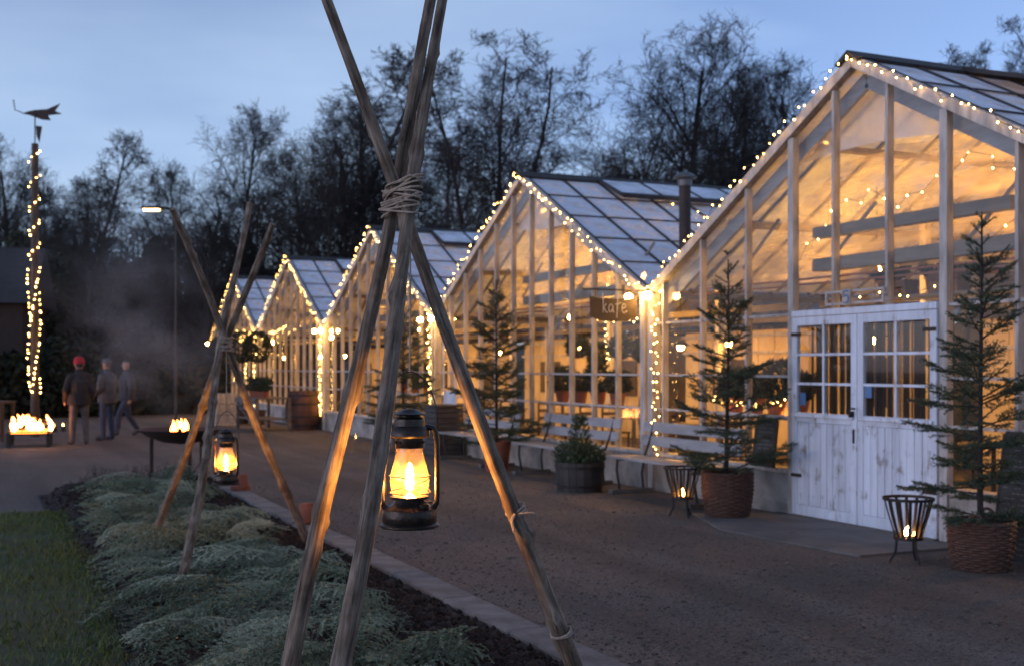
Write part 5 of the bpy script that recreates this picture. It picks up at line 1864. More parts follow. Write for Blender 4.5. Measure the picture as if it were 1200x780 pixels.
def heading(dx, dy):
    return math.atan2(-dx, dy)
# person with red hat, back to the camera
p = at(93, 521)
J = stand(); J['wrl'] = (-0.25, 0.13, 0.93); J['wrr'] = (0.25, 0.13, 0.93)
person('person in red knitted hat and dark jacket, back turned, beside the fire box', (p.x, p.y, 0), heading(SY * 0.9 - CYW * 0.25 * 0, CYW) + 0.55, J,
       {'jacket': (0.030, 0.022, 0.02), 'trousers': (0.15, 0.12, 0.115), 'skin': (0.45, 0.25, 0.18), 'shoes': (0.05, 0.04, 0.035), 'hair': (0.05, 0.035, 0.03)}, ('beanie', (0.55, 0.025, 0.035)))
p = at(126, 516)
J = stand(); J['wrl'] = (-0.2, 0.2, 1.0); J['wrr'] = (0.22, 0.2, 1.0)
person('person in grey cap, grey jacket and blue jeans, middle of the three', (p.x, p.y, 0), YAW * -1 + R(68), J,
       {'jacket': (0.062, 0.068, 0.082), 'trousers': (0.035, 0.055, 0.11), 'skin': (0.48, 0.28, 0.2), 'shoes': (0.02, 0.017, 0.015), 'hair': (0.1, 0.09, 0.085)}, ('cap', (0.09, 0.10, 0.115)))
p = at(149, 511)
J = stand()
J.update({'knl': (-0.11, 0.22, 0.52), 'anl': (-0.12, 0.27, 0.09), 'tol': (-0.13, 0.42, 0.06), 'knr': (0.11, -0.06, 0.50), 'anr': (0.12, -0.30, 0.13), 'tor': (0.13, -0.19, 0.055), 'wrl': (-0.22, 0.0, 0.9), 'wrr': (0.24, 0.12, 0.92)})
person('bareheaded person in dark navy jacket and jeans, mid-stride, rightmost of the three', (p.x, p.y, 0), YAW * -1 + R(125), J,
       {'jacket': (0.030, 0.032, 0.045), 'trousers': (0.035, 0.05, 0.095), 'skin': (0.48, 0.29, 0.21), 'shoes': (0.10, 0.08, 0.07), 'hair': (0.05, 0.04, 0.035)}, None)

# ================================================================ LEFT SIDE
# weather-vane pole wound with lights
p = at_d(41, 470, 27.0)
vp = empty('weathervane_pole', (p.x, p.y, 0))
tag(vp, 'tall dark post topped by a metal fish weathervane, wound with lights', 'pole')
PH = 6.75
MB().tube([(0, 0, 0), (0, 0, PH)], [0.10, 0.075], 12).build('post', M['dark_wood'], vp)
MB().tube([(0, 0, PH), (0, 0, PH + 0.72)], 0.014, 8).build('spindle', M['dark_iron'], vp)
ux, uy = CYW, -SY
vn = MB()
def vxy(a, z): return (a * ux, a * uy, z)
fish = [(-0.30, 0.04), (-0.12, 0.0), (0.15, -0.10), (0.36, -0.12), (0.30, 0.0), (0.62, 0.03), (0.46, 0.10), (0.58, 0.27), (0.28, 0.14), (0.0, 0.12), (-0.15, 0.09)]
vn.prism([vxy(a, PH + 0.66 + b) for a, b in fish], (0.02 * SY, 0.02 * CYW, 0))
vn.tube([vxy(-0.28, PH + 0.71), vxy(-0.46, PH + 0.78), vxy(-0.50, PH + 1.02)], 0.012, 6)
vn.prism([vxy(a, PH + b) for a, b in ((0.02, 0.42), (0.16, 0.40), (0.10, 0.02), (0.03, 0.2))], (0.015 * SY, 0.015 * CYW, 0))
vn.build('vane', M['rust_iron'], vp)
pts = []
for k in range(600):
    z = 1.0 + (PH - 1.05) * k / 599
    turns = 2 * PI * 13 * (k / 599) ** 0.75
    pts.append((p.x + 0.135 * math.cos(turns), p.y + 0.135 * math.sin(turns), z))
low = [q for q in pts if q[2] < 4.0]
fairy('fairy lights wound densely round the lower half of the weathervane post', [(p.x + (0.14) * math.cos(a), p.y + 0.14 * math.sin(a), 1.0 + 2.9 * a / 150) for a in np.arange(0, 150, 0.5)], 0.30, 0.05, 401, r=0.015)
fairy('fairy lights wound in a loose spiral round the upper half of the weathervane post', [(p.x + 0.12 * math.cos(a), p.y + 0.12 * math.sin(a), 3.9 + 2.75 * a / 32) for a in np.arange(0, 32, 0.25)], 0.16, 0.015, 402, r=0.015)

# dark market stall at the left edge with a small lantern
p = at(0, 515)
st = empty('stall_table', (p.x - 0.5, p.y - 0.2, 0), -YAW)
tag(st, 'dark stall table at the left picture edge behind the fire box', 'table')
MB().box(-1.0, 0.75, -0.35, 0.35, 0.82, 0.87).build('table_top', M['dark_wood'], st)
for x in (-0.95, 0.68):
    for yy in (-0.3, 0.24):
        MB().box(x, x + 0.06, yy, yy + 0.06, 0, 0.82).build('leg', M['dark_wood'], st)
for k in range(5):
    MB().box(-0.95, 0.72, -0.345, -0.325, 0.10 + 0.14 * k, 0.225 + 0.14 * k).build('front_board', M['dark_wood'], st)
q = Vector((p.x, p.y, 0)) + Vector((CYW, -SY, 0)) * -0.02
ll = empty('table_lantern', (q.x - 0.15, q.y, 0.87))
tag(ll, 'small lit lantern standing on the dark stall table', 'lantern')
MB().lathe([(0.09, 0), (0.09, 0.03), (0.03, 0.04), (0.03, 0.06)], 20).build('base', M['dark_iron'], ll, True)
MB().lathe([(0.05, 0.05), (0.08, 0.11), (0.075, 0.19), (0.05, 0.26)], 20, cap=False).build('globe', M['globe'], ll, True)
MB().lathe([(0.055, 0.26), (0.09, 0.29), (0.05, 0.34), (0.0, 0.36)], 20).build('cap', M['dark_iron'], ll, True)
flame(ll, 1, 0.0, 0.10, 3, M['lantern_flame'] if 'lantern_flame' in M else M.setdefault('lantern_flame', emit('lantern_flame', (1, 0.45, 0.1), 40)), (0, 0, 0.08))

# lamp on a dark post behind the far tripod
pt = at_d(183, 248, 33.0)
lp = empty('street_lamp', (pt.x + 0.55 * CYW, pt.y - 0.55 * SY, 0))
tag(lp, 'slim dark street lamp with a lit horizontal head behind the far tripod', 'street lamp')
MB().tube([(0, 0, 0), (0, 0, pt.z + 0.1)], [0.035, 0.025], 10).build('post', M['tar'], lp)
MB().tube([(0, 0, pt.z + 0.08), (-0.35 * CYW, 0.35 * SY, pt.z + 0.10)], 0.03, 8).build('arm', M['dark_iron'], lp)
hd = MB().bar((-0.28 * CYW, 0.28 * SY, pt.z + 0.10), (-0.95 * CYW, 0.95 * SY, pt.z + 0.10), 0.2, 0.07).build('lamp_head', M['dark_iron'], lp)
MB().bar((-0.46 * CYW, 0.46 * SY, pt.z + 0.045), (-0.90 * CYW, 0.90 * SY, pt.z + 0.045), 0.14, 0.05).build('lamp_tube', emit('street_tube', (1, 0.58, 0.18), 3.0), lp)

# plant stand: two-tier weathered bench with pots of greenery
def plant(parent, loc, seed, H, r, n, mat, name='plant', shape='ball', leaf=0.05, w=0.02):
    V = bush_mesh(seed, H, r, n, leaf, w, shape)
    o = link(bpy.data.objects.new(name, mesh_np(name, V, np.arange(len(V)).reshape(-1, 3), mat)), parent)
    o.location = loc
    return o
p = at(308, 503)
ps = empty('plant_stand', (p.x, p.y, 0), R(4))
tag(ps, 'weathered two-tier plant stand in front of the fourth greenhouse', 'plant stand')
for k in range(4):
    MB().box(-0.45 + k * 0.23, -0.24 + k * 0.23, -0.95, 0.95, 0.80, 0.84).build('top_board', M['grey_wood'], ps)
for k in range(3):
    MB().box(-0.40 + k * 0.27, -0.16 + k * 0.27, -0.9, 0.9, 0.28, 0.31).build('shelf_board', M['grey_wood'], ps)
for x in (-0.44, 0.38):
    for yy in (-0.92, 0.85):
        MB().box(x, x + 0.07, yy, yy + 0.07, 0, 0.80).build('leg', M['grey_wood'], ps)
MB().bar((-0.46, -0.9, 0.1), (-0.46, 0.9, 0.75), 0.03, 0.06, (1, 0, 0)).build('brace', M['grey_wood'], ps)
MB().box(-0.48, -0.455, -0.95, 0.95, 0.70, 0.795).build('apron_board', M['grey_wood'], ps)
names = ['left end', 'left of the middle', 'middle', 'right of the middle', 'right end']
for k in range(5):
    pl_ = empty('potted_plant', (p.x - 0.1, p.y + 0.72 - 0.36 * k, 0.84))
    tag(pl_, f'dark leafy potted plant on the weathered plant stand, {names[k]}', 'potted plant', 'potted plants on the plant stand')
    MB().lathe([(0.08, 0), (0.11, 0.15), (0.115, 0.15), (0.1, 0.14), (0, 0.14)], 16).build('pot', M['terracotta'], pl_, True)
    plant(pl_, (0, 0, 0.12), 500 + k, 0.34, 0.2, 90, M['leaf_dark'], 'foliage')
# wooden barrel
p = at(362, 503)
bl = empty('barrel', (p.x - 0.15, p.y, 0))
tag(bl, 'dark reddish wooden barrel beside the plant stand', 'barrel')
n = 18
for k in range(n):
    a0, a1 = 2 * PI * (k + 0.03) / n, 2 * PI * (k + 0.97) / n
    V, F = [], []
    for z, r in ((0, 0.36), (0.25, 0.43), (0.5, 0.455), (0.75, 0.43), (1.0, 0.36)):
        for (a, rr) in ((a0, r), (a1, r), (a1, r - 0.03), (a0, r - 0.03)): V.append((rr * math.cos(a), rr * math.sin(a), z))
    F = [(3, 2, 1, 0), (16, 17, 18, 19)] + [(4 * j + q, 4 * j + (q + 1) % 4, 4 * j + 4 + (q + 1) % 4, 4 * j + 4 + q) for j in range(4) for q in range(4)]
    MB().add(V, F).build('stave', M['barrel'] if 'barrel' in M else M.setdefault('barrel', pm('barrel_wood', (0.12, 0.05, 0.035), (0.07, 0.032, 0.025), 7, 0.7, 0.3, stretch=(1, 1, .2), rand=.2)), bl)
for z, r in ((0.1, 0.395), (0.32, 0.444), (0.64, 0.444), (0.86, 0.40)):
    MB().lathe([(r - 0.012, z), (r + 0.003, z), (r + 0.003, z + 0.05), (r - 0.012, z + 0.05)], 36, cap=False).build('hoop', M['dark_iron'], bl)
MB().lathe([(0.0, 0.95), (0.335, 0.95), (0.335, 0.97), (0, 0.97)], 24).build('head', M['barrel'], bl)
# low flower trough
p = at(412, 503)
ft = empty('flower_trough', (p.x - 0.15, p.y, 0))
tag(ft, 'low dark trough of small white flowers right of the barrel', 'planter')
MB().box(-0.3, -0.26, -1.0, 1.0, 0.18, 0.45).build('side_board', M['dark_wood'], ft)
MB().box(0.26, 0.3, -1.0, 1.0, 0.18, 0.45).build('side_board', M['dark_wood'], ft)
MB().box(-0.258, 0.258, -1.0, -0.96, 0.18, 0.45).build('end_board', M['dark_wood'], ft)
MB().box(-0.258, 0.258, 0.96, 1.0, 0.18, 0.45).build('end_board', M['dark_wood'], ft)
MB().box(-0.258, 0.258, -0.958, 0.958, 0.20, 0.42).build('soil', M['soil'], ft)
for yy in (-0.85, 0.80):
    for x in (-0.25, 0.2):
        MB().box(x, x + 0.05, yy, yy + 0.05, 0, 0.2).build('leg', M['dark_wood'], ft)
for k in range(6):
    plant(ft, (0, -0.8 + 0.32 * k, 0.40), 520 + k, 0.26, 0.2, 60, M['leaf_mid'], 'foliage')
    rng = random.Random(k)
    fl = MB()
    for q in range(7):
        c = Vector((rng.uniform(-.18, .1), -0.8 + 0.32 * k + rng.uniform(-.14, .14), 0.60 + rng.uniform(-.03, .12)))
        fl.add([Vector(v) * 0.022 + c for v in OCT], OF)
    fl.build('blossoms', M['white_paint'], ft)
# small glowing candle on the ground seen between the poles
p = at(417, 514)
cj = empty('candle_jar', (p.x, p.y, 0))
tag(cj, 'small candle jar on the gravel left of the front lantern', 'candle', 'candle jars on the gravel')
MB().lathe([(0.05, 0), (0.055, 0.02), (0.055, 0.10), (0.04, 0.12)], 16, cap=False).build('jar', M['globe'], cj, True)
flame(cj, 1, 0, 0.08, 2, M['candle_flame'], (0, 0, 0.03))
# two ball-shaped clipped shrubs on stems
for k, (u, d, lab) in enumerate(((284, 33.2, 'left ball-shaped clipped shrub on a stem below the light cluster'), (302, 33.0, 'right ball-shaped clipped shrub on a stem below the light cluster'))):
    c = at_d(u, 408, d)
    tr = empty('ball_shrub', (c.x, c.y, 0))
    tag(tr, lab, 'shrub', 'ball-shaped shrubs')
    MB().tube([(0, 0, 0.35), (0.02, 0, 1.3), (0, 0, c.z)], 0.025, 6).build('trunk', M['bark'], tr)
    MB().lathe([(0.17, 0), (0.24, 0.4), (0.25, 0.4), (0.22, 0.36), (0, 0.36)], 20).build('pot', M['dark_wood'], tr, True)
    V = bush_mesh(600 + k, 0.85, 0.42, 420, 0.06, 0.022, 'ball')
    o = link(bpy.data.objects.new('crown', mesh_np('crown', V, np.arange(len(V)).reshape(-1, 3), M['leaf_dark'])), tr)
    o.location = (0, 0, c.z - 0.42)
# whitewashed crate stack
p = at(261, 498)
for k in range(3):
    cr_ = empty('white_crate', (p.x, p.y, 0.30 * k), R(8 + 5 * k))
    tag(cr_, ['whitewashed slatted crate, bottom of the stack left of the plant stand', 'whitewashed slatted crate, middle of the stack left of the plant stand', 'whitewashed slatted crate, top of the stack left of the plant stand'][k], 'crate', 'whitewashed crates in a stack')
    for j in range(3):
        z = 0.01 + 0.095 * j
        MB().box(-0.30, -0.285, -0.27, 0.27, z, z + 0.08).build('slat', M['white_paint'], cr_)
        MB().box(0.285, 0.30, -0.27, 0.27, z, z + 0.08).build('slat', M['white_paint'], cr_)
        MB().box(-0.284, 0.284, -0.27, -0.255, z, z + 0.08).build('slat', M['white_paint'], cr_)
        MB().box(-0.284, 0.284, 0.255, 0.27, z, z + 0.08).build('slat', M['white_paint'], cr_)
    for sx in (-1, 1):
        for sy in (-1, 1):
            MB().box(sx * 0.265 - 0.018, sx * 0.265 + 0.018, sy * 0.235 - 0.018, sy * 0.235 + 0.018, 0, 0.298).build('corner_block', M['white_paint'], cr_)
    MB().box(-0.284, 0.284, -0.254, 0.254, 0.005, 0.02).build('bottom', M['white_paint'], cr_)

# ================================================================ INSIDE THE GREENHOUSES
def table(label, x, y):
    t = empty('cafe_table', (x, y, 0))
    tag(t, label, 'table', 'café tables inside the greenhouses')
    MB().lathe([(0, 0.72), (0.38, 0.72), (0.385, 0.735), (0.38, 0.75), (0, 0.75)], 28).build('table_top', M['dark_wood'], t)
    MB().lathe([(0.22, 0), (0.22, 0.02), (0.03, 0.05), (0.025, 0.72)], 16).build('pedestal', M['dark_iron'], t, True)
def chair(label, x, y, rz):
    c = empty('cafe_chair', (x, y, 0), rz)
    tag(c, label, 'chair', 'café chairs inside the greenhouses')
    MB().box(-0.2, 0.2, -0.2, 0.2, 0.43, 0.46).build('seat', M['dark_wood'], c, bevel=0.006)
    for sx in (-0.18, 0.15):
        MB().box(sx, sx + 0.03, -0.19, -0.16, 0, 0.43).build('leg', M['dark_wood'], c)
        MB().box(sx, sx + 0.03, 0.17, 0.20, 0, 0.95).build('leg', M['dark_wood'], c)
    for z in (0.6, 0.74, 0.88):
        MB().box(-0.148, 0.148, 0.175, 0.195, z, z + 0.06).build('back_slat', M['dark_wood'], c)
def inner_plant(label, x, y, z, H, r, seed, pot=True, mat='leaf_dark'):
    t = empty('indoor_plant', (x, y, z))
    tag(t, label, 'potted plant', 'plants inside the greenhouses')
    ph = 0.2
    MB().lathe([(0.09, 0), (0.125, ph), (0.13, ph), (0.11, ph - .01), (0, ph - .01)], 18).build('pot', M['terracotta'], t, True)
    V = bush_mesh(seed, H, r, 120, 0.075, 0.03, 'ball')
    o = link(bpy.data.objects.new('foliage', mesh_np('foliage', V, np.arange(len(V)).reshape(-1, 3), M[mat])), t)
    o.location.z = ph - 0.03
def shelf(label, x, y, L_, z, posts=True):
    s_ = empty('plant_shelf', (x, y, 0))
    tag(s_, label, 'shelf', 'plant shelves inside the greenhouses')
    MB().box(-0.17, 0.17, -L_ / 2, L_ / 2, z - 0.03, z).build('shelf_board', M['inner_wood'], s_)
    for sx in (-0.15, 0.11):
        for sy in (-L_ / 2 + 0.02, L_ / 2 - 0.06):
            MB().box(sx, sx + 0.04, sy, sy + 0.04, 0, z - 0.03).build('leg', M['inner_wood'], s_)
for gi in range(3):
    yc = GY[gi]
    nm = GNAME[gi]
    for k, (x, yy, w) in enumerate(((1.9, 2.2, 'left'), (2.3, 0.4, 'middle'), (1.9, -2.2, 'right'))):
        table(f'round café table inside the {nm}, {w} of three', XF + x, yc + yy)
        chair(f'dark café chair left of the {w} table inside the {nm}', XF + x, yc + yy + 0.62, 0.0)
        chair(f'dark café chair right of the {w} table inside the {nm}', XF + x + 0.05, yc + yy - 0.62, PI)
    shelf(f'plant shelf behind the glass of the {nm}', XF + 0.62, yc + (2.3 if gi == 0 else -1.1), 2.4 if gi else 1.7, 1.02)
    for k in range(4):
        yy = (2.95 - 0.42 * k) if gi == 0 else (-0.2 - 0.6 * k)
        w = ['leftmost', 'second from the left', 'third from the left', 'rightmost'][k]
        inner_plant(f'dark plant on the shelf behind the glass of the {nm}, {w}', XF + 0.62, yc + yy, 1.02, [0.36, 0.26, 0.45, 0.3][k], 0.17, 700 + gi * 10 + k)
for k in range(4):
    yy = GY[1] + 0.6 - 0.75 * k
    hpz = [1.75, 1.62, 1.72, 1.66][k]
    h = empty('hanging_plant', (XF + 1.3, yy, hpz))
    tag(h, 'dark hanging basket plant inside the second greenhouse, ' + ['leftmost', 'second from the left', 'third from the left', 'rightmost'][k], 'hanging plant', 'hanging plants in the second greenhouse')
    MB().lathe([(0.05, 0), (0.11, 0.12), (0.115, 0.12), (0.0, 0.11)], 16).build('pot', M['dark_wood'], h, True)
    MB().tube([(0, 0, 0.1), (0, 0, zroof(yy - GY[1]) - hpz - 0.15)], 0.004, 5).build('cord', M['dark_iron'], h)
    V = bush_mesh(800 + k, 0.34, 0.17, 100, 0.07, 0.03, 'ball')
    o = link(bpy.data.objects.new('foliage', mesh_np('foliage', V, np.arange(len(V)).reshape(-1, 3), M['leaf_dark'])), h)
# high shelf of plants in the nearest greenhouse
hs_ = empty('high_shelf', (XF + 1.15, GY[0] - 0.6, 0))
tag(hs_, 'high shelf carrying dark plants above the white doors', 'shelf')
MB().box(-0.30, 0.16, -2.7, 1.6, 2.33, 2.36).build('shelf_board', M['inner_wood'], hs_)
for yy in (-2.66, -0.55, 1.53):
    MB().box(-0.03, 0.03, yy, yy + 0.06, 0, 2.33).build('post', M['inner_wood'], hs_)
for k in range(6):
    inner_plant('dark plant on the high shelf above the white doors, ' + ['leftmost', 'second from the left', 'third from the left', 'third from the right', 'second from the right', 'rightmost'][k], XF + 1.15, GY[0] + 0.8 - 0.72 * k, 2.36, 0.28, 0.2, 850 + k)
for k in range(5):
    cb = empty('shelf_box', (XF + 0.98, GY[0] + 0.45 - 0.72 * k, 2.36))
    tag(cb, 'brown wooden box on the high shelf above the white doors, ' + ['leftmost', 'second from the left', 'middle', 'second from the right', 'rightmost'][k], 'box', 'wooden boxes on the high shelf')
    hh = [0.17, 0.24, 0.15, 0.22, 0.19][k]
    for j in range(2):
        MB().box(-0.1, -0.085, -0.19, 0.19, 0.005 + hh * j / 2, hh * (j + 1) / 2 - 0.008).build('slat', M['box_wood'] if 'box_wood' in M else M.setdefault('box_wood', pm('box_wood', (0.20, 0.11, 0.06), (0.12, 0.065, 0.04), 8, 0.8, 0.2, rand=0.3)), cb)
        MB().box(0.085, 0.1, -0.19, 0.19, 0.005 + hh * j / 2, hh * (j + 1) / 2 - 0.008).build('slat', M['box_wood'], cb)
    for sy in (-1, 1):
        MB().box(-0.084, 0.084, sy * 0.18 - 0.01, sy * 0.18 + 0.01, 0, hh).build('end_board', M['box_wood'], cb)
    MB().box(-0.084, 0.084, -0.169, 0.169, 0, 0.012).build('bottom', M['box_wood'], cb)
# dark wicker armchair at the right corner of the second greenhouse
ac = empty('armchair', (XF + 0.75, GY[1] - 3.35, 0), 0.3)
tag(ac, 'dark high-backed armchair behind the glass beside the corner post', 'armchair')
MB().box(-0.28, 0.28, -0.28, 0.28, 0.2, 0.45).build('seat', M['dark_wood'], ac, bevel=0.03)
V = [(-0.30, 0.24, 0.4), (0.30, 0.24, 0.4), (0.33, 0.32, 0.9), (0.24, 0.36, 1.2), (0, 0.37, 1.3), (-0.24, 0.36, 1.2), (-0.33, 0.32, 0.9)]
MB().prism(V, (0, 0.06, 0.0)).build('backrest', M['dark_wood'], ac)
for s in (-1, 1):
    MB().box(s * 0.32 - 0.04, s * 0.32 + 0.04, -0.26, 0.26, 0.4, 0.66).build('armrest', M['dark_wood'], ac, bevel=0.02)
    for yy in (-0.24, 0.2):
        MB().box(s * 0.26 - 0.025, s * 0.26 + 0.025, yy, yy + 0.05, 0, 0.2).build('leg', M['dark_wood'], ac)
# ================================================================ BARE TREES
def tree_segments(seed, H, trunk_r, spread, limb_lo=0.22, up=0.5, nl=(15, 9, 7, 5), fork=1, fine=1.0):
    """arrays of branch segments (p0, p1, r0, r1, level)"""
    rng = random.Random(seed)
    S = []
    def grow(p, d, L_, r, lev, nseg, trop, wob):
        pts = [p]
        seg = L_ / nseg
        rr = [r]
        for i in range(nseg):
            d = (d + Vector((rng.gauss(0, wob), rng.gauss(0, wob), rng.gauss(0, wob) + trop))).normalized()
            p = p + d * seg
            q = r * (1 - (i + 1) / nseg * (0.72 if lev else 0.8))
            S.append((pts[-1], p, rr[-1], q, lev))
            pts.append(p); rr.append(q)
        return pts, rr
    def branch(pts, rr, lev, Lp):
        if lev > 4: return
        n = nl[lev - 1]
        for k in range(n):
            if lev == 1: f = limb_lo + (0.98 - limb_lo) * (k + rng.random()) / n
            else: f = 0.18 + 0.82 * (k + rng.random()) / n
            q = f * (len(pts) - 1)
            i = min(int(q), len(pts) - 2)
            p = pts[i].lerp(pts[i + 1], q - i)
            ax = (pts[i + 1] - pts[i]).normalized()
            perp = ax.orthogonal().normalized()
            perp = Matrix.Rotation(rng.uniform(0, 2 * PI), 3, ax) @ perp
            ang = R(rng.uniform(26, 50)) if lev == 1 else R(rng.uniform(28, 64))
            d = (ax * math.cos(ang) + perp * math.sin(ang))
            if lev == 1:
                L_ = H * spread * (1.05 - 0.78 * f ** 1.5) * rng.uniform(0.8, 1.15)
            else:
                L_ = Lp * ((0.58, 0.60, 0.62)[lev - 2] - 0.22 * f) * rng.uniform(0.7, 1.3)
            r = rr[i] * (0.46 if lev == 1 else 0.52) * rng.uniform(0.7, 1.05)
            r = max(r, 0.0100 * fine)
            nseg = (6, 4, 3, 2)[lev - 1]
            a, b = grow(p, d, L_, r, lev, nseg, (0.10 * up, 0.055 * up, 0.02, -0.02)[lev - 1], (0.15, 0.18, 0.2, 0.18)[lev - 1])
            branch(a, b, lev + 1, L_)
    for k in range(fork):
        base = Vector((rng.uniform(-.4, .4), rng.uniform(-.4, .4), -0.1)) if fork > 1 else Vector((0, 0, -0.1))
        d = Vector((rng.gauss(0, 0.04 * fork), rng.gauss(0, 0.04 * fork), 1)).normalized()
        h = H * rng.uniform(0.85, 1.0)
        a, b = grow(base, d, h, trunk_r * (1 if fork == 1 else 0.75), 0, 9, 0.06, 0.04)
        branch(a, b, 1, H)
    return S

def seg_mesh(name, S, mat):
    P0 = np.array([s[0] for s in S]); P1 = np.array([s[1] for s in S])
    R0 = np.array([s[2] for s in S]); R1 = np.array([s[3] for s in S])
    lev = np.array([s[4] for s in S])
    Vs, Fs, off = [], [], 0
    for sel, n in ((lev <= 1, 6), (lev > 1, 3)):
        p0, p1, r0, r1 = P0[sel], P1[sel], R0[sel], R1[sel]
        m = len(p0)
        if not m: continue
        d = p1 - p0
        d /= np.linalg.norm(d, axis=1)[:, None] + 1e-9
        ref = np.where(np.abs(d[:, 2:3]) < 0.9, np.array([[0, 0, 1.0]]), np.array([[1.0, 0, 0]]))
        a = np.cross(d, ref); a /= np.linalg.norm(a, axis=1)[:, None]
        b = np.cross(d, a)
        t = 2 * PI * np.arange(n) / n
        ring = a[:, None, :] * np.cos(t)[None, :, None] + b[:, None, :] * np.sin(t)[None, :, None]
        V = np.concatenate([p0[:, None] + ring * r0[:, None, None], p1[:, None] + ring * r1[:, None, None]], 1).reshape(-1, 3)
        k = np.arange(n); k2 = (k + 1) % n
        f = np.stack([k, k2, n + k2, n + k], 1)
        F = (f[None] + (2 * n * np.arange(m))[:, None, None]).reshape(-1, 4) + off
        Vs.append(V); Fs.append(F); off += len(V)
    return mesh_np(name, np.concatenate(Vs), np.concatenate(Fs), mat)

TREES = {}
def tree_kind(key, **kw):
    mat = kw.pop('mat')
    S = tree_segments(**kw)
    tr = seg_mesh('trunk', [s for s in S if s[4] == 0], mat)
    cr_ = seg_mesh('crown', [s for s in S if s[4] > 0], mat)
    top = max(s[1].z for s in S)
    hi = [s[1] for s in S if s[1].z > 0.45 * top]
    TREES[key] = (tr, cr_, top, sum(p.x for p in hi) / len(hi), sum(p.y for p in hi) / len(hi))
tree_kind('oak', seed=5, H=14.5, trunk_r=0.28, spread=0.50, limb_lo=0.14, up=0.8, nl=(22, 10, 7, 6), mat=M['bark'])
tree_kind('oak_low', seed=8, H=9.5, trunk_r=0.30, spread=0.66, limb_lo=0.22, up=0.25, nl=(16, 10, 8, 6), mat=M['bark'], fine=0.9)
tree_kind('birch', seed=14, H=15, trunk_r=0.19, spread=0.30, limb_lo=0.16, up=0.9, nl=(17, 9, 7, 5), fork=3, mat=M['birch_bark'])
tree_kind('maple', seed=21, H=15, trunk_r=0.24, spread=0.42, limb_lo=0.16, up=0.8, nl=(22, 10, 8, 5), mat=M['bark'])
tree_kind('slim', seed=34, H=13, trunk_r=0.14, spread=0.30, limb_lo=0.14, up=0.8, nl=(26, 8, 7, 5), mat=M['birch_bark'])

def tree(key, u, vtop, d, rz, label, cat='tree', sx=1.0, base_z=0.0):
    p = at_d(u, vtop, d)
    tr, cr_, H, ox, oy = TREES[key]
    s = (p.z - base_z) / H
    ox, oy = ox * s * sx, oy * s * sx
    c_, s_ = math.cos(rz), math.sin(rz)
    root = empty('bare_tree', (p.x - (ox * c_ - oy * s_), p.y - (ox * s_ + oy * c_), base_z), rz)
    root.scale = (s * sx, s * sx, s)
    tag(root, label, cat, 'bare winter trees behind the greenhouses')
    link(bpy.data.objects.new('trunk', tr), root)
    link(bpy.data.objects.new('crown', cr_), root)
    return root
tree('maple', 866, 66, 56, 2.9, 'bare tree overlapping the right side of the tall broad tree', sx=1.1)
tree('maple', 430, 92, 64, 0.3, 'bare tree behind the slim tree left of the tripod tops')
tree('maple', 95, 200, 66, 4.0, 'distant bare tree between the weathervane post and the slim tree', sx=1.2)
tree('oak', 812, 14, 50, 0.4, 'tall broad bare tree left of the nearest greenhouse peak', sx=1.2)
tree('oak_low', 752, 118, 44, 2.0, 'low spreading bare tree above the second greenhouse roof')
tree('maple', 926, 58, 54, 1.2, 'bare round-crowned tree just left of the nearest greenhouse peak')
tree('birch', 578, 24, 48, 0.9, 'tall many-stemmed bare tree right of the near tripod top', sx=1.3)
tree('maple', 520, 150, 60, 3.3, 'smaller bare tree behind the tops of the near tripod poles')
tree('slim', 455, 44, 56, 1.0, 'tall slim bare tree left of the near tripod pole tops', sx=1.6)
tree('oak', 400, 112, 52, 2.6, 'bare tree with dark trunk left of the near tripod')
tree('maple', 292, 112, 58, 5.0, 'broad bare tree above the fourth and farthest greenhouse')
tree('oak', 352, 160, 62, 4.1, 'bare tree between the broad tree and the near tripod')
tree('slim', 128, 148, 56, 0.2, 'slim bare tree right of the weathervane post', sx=1.25)
tree('birch', 62, 190, 60, 2.2, 'many-stemmed bare tree behind the weathervane post')
tree('oak', 4, 152, 58, 3.0, 'bare tree at the left picture edge')
tree('maple', 205, 185, 60, 2.0, 'bare tree above the people with smoke in front')
tree('oak_low', 240, 215, 52, 0.7, 'low spreading bare tree left of the farthest greenhouse')
tree('birch', 1192, 8, 46, 0.5, 'bare tree at the right edge above the nearest roof', sx=1.0)
tree('oak', 862, 108, 62, 5.2, 'bare tree filling the gap beside the tall broad tree')

# wood behind: one dark mass of thickets on the hillside
def far_wood():
    rng = np.random.default_rng(5)
    S0 = tree_segments(seed=55, H=9, trunk_r=0.10, spread=0.32, limb_lo=0.06, up=0.7, nl=(10, 6, 4, 2), fine=1.7)
    base = seg_mesh('tmp', S0, None)
    n = len(base.vertices)
    V0 = np.empty(n * 3); base.vertices.foreach_get('co', V0); V0 = V0.reshape(-1, 3)
    m = len(base.polygons)
    F0 = np.empty(m * 4, dtype=np.int32); base.loops.foreach_get('vertex_index', F0); F0 = F0.reshape(-1, 4)
    bpy.data.meshes.remove(base)
    return V0, F0
V0, F0 = far_wood()
wood_me = mesh_np('thicket_tree', V0, F0, M['bark'])
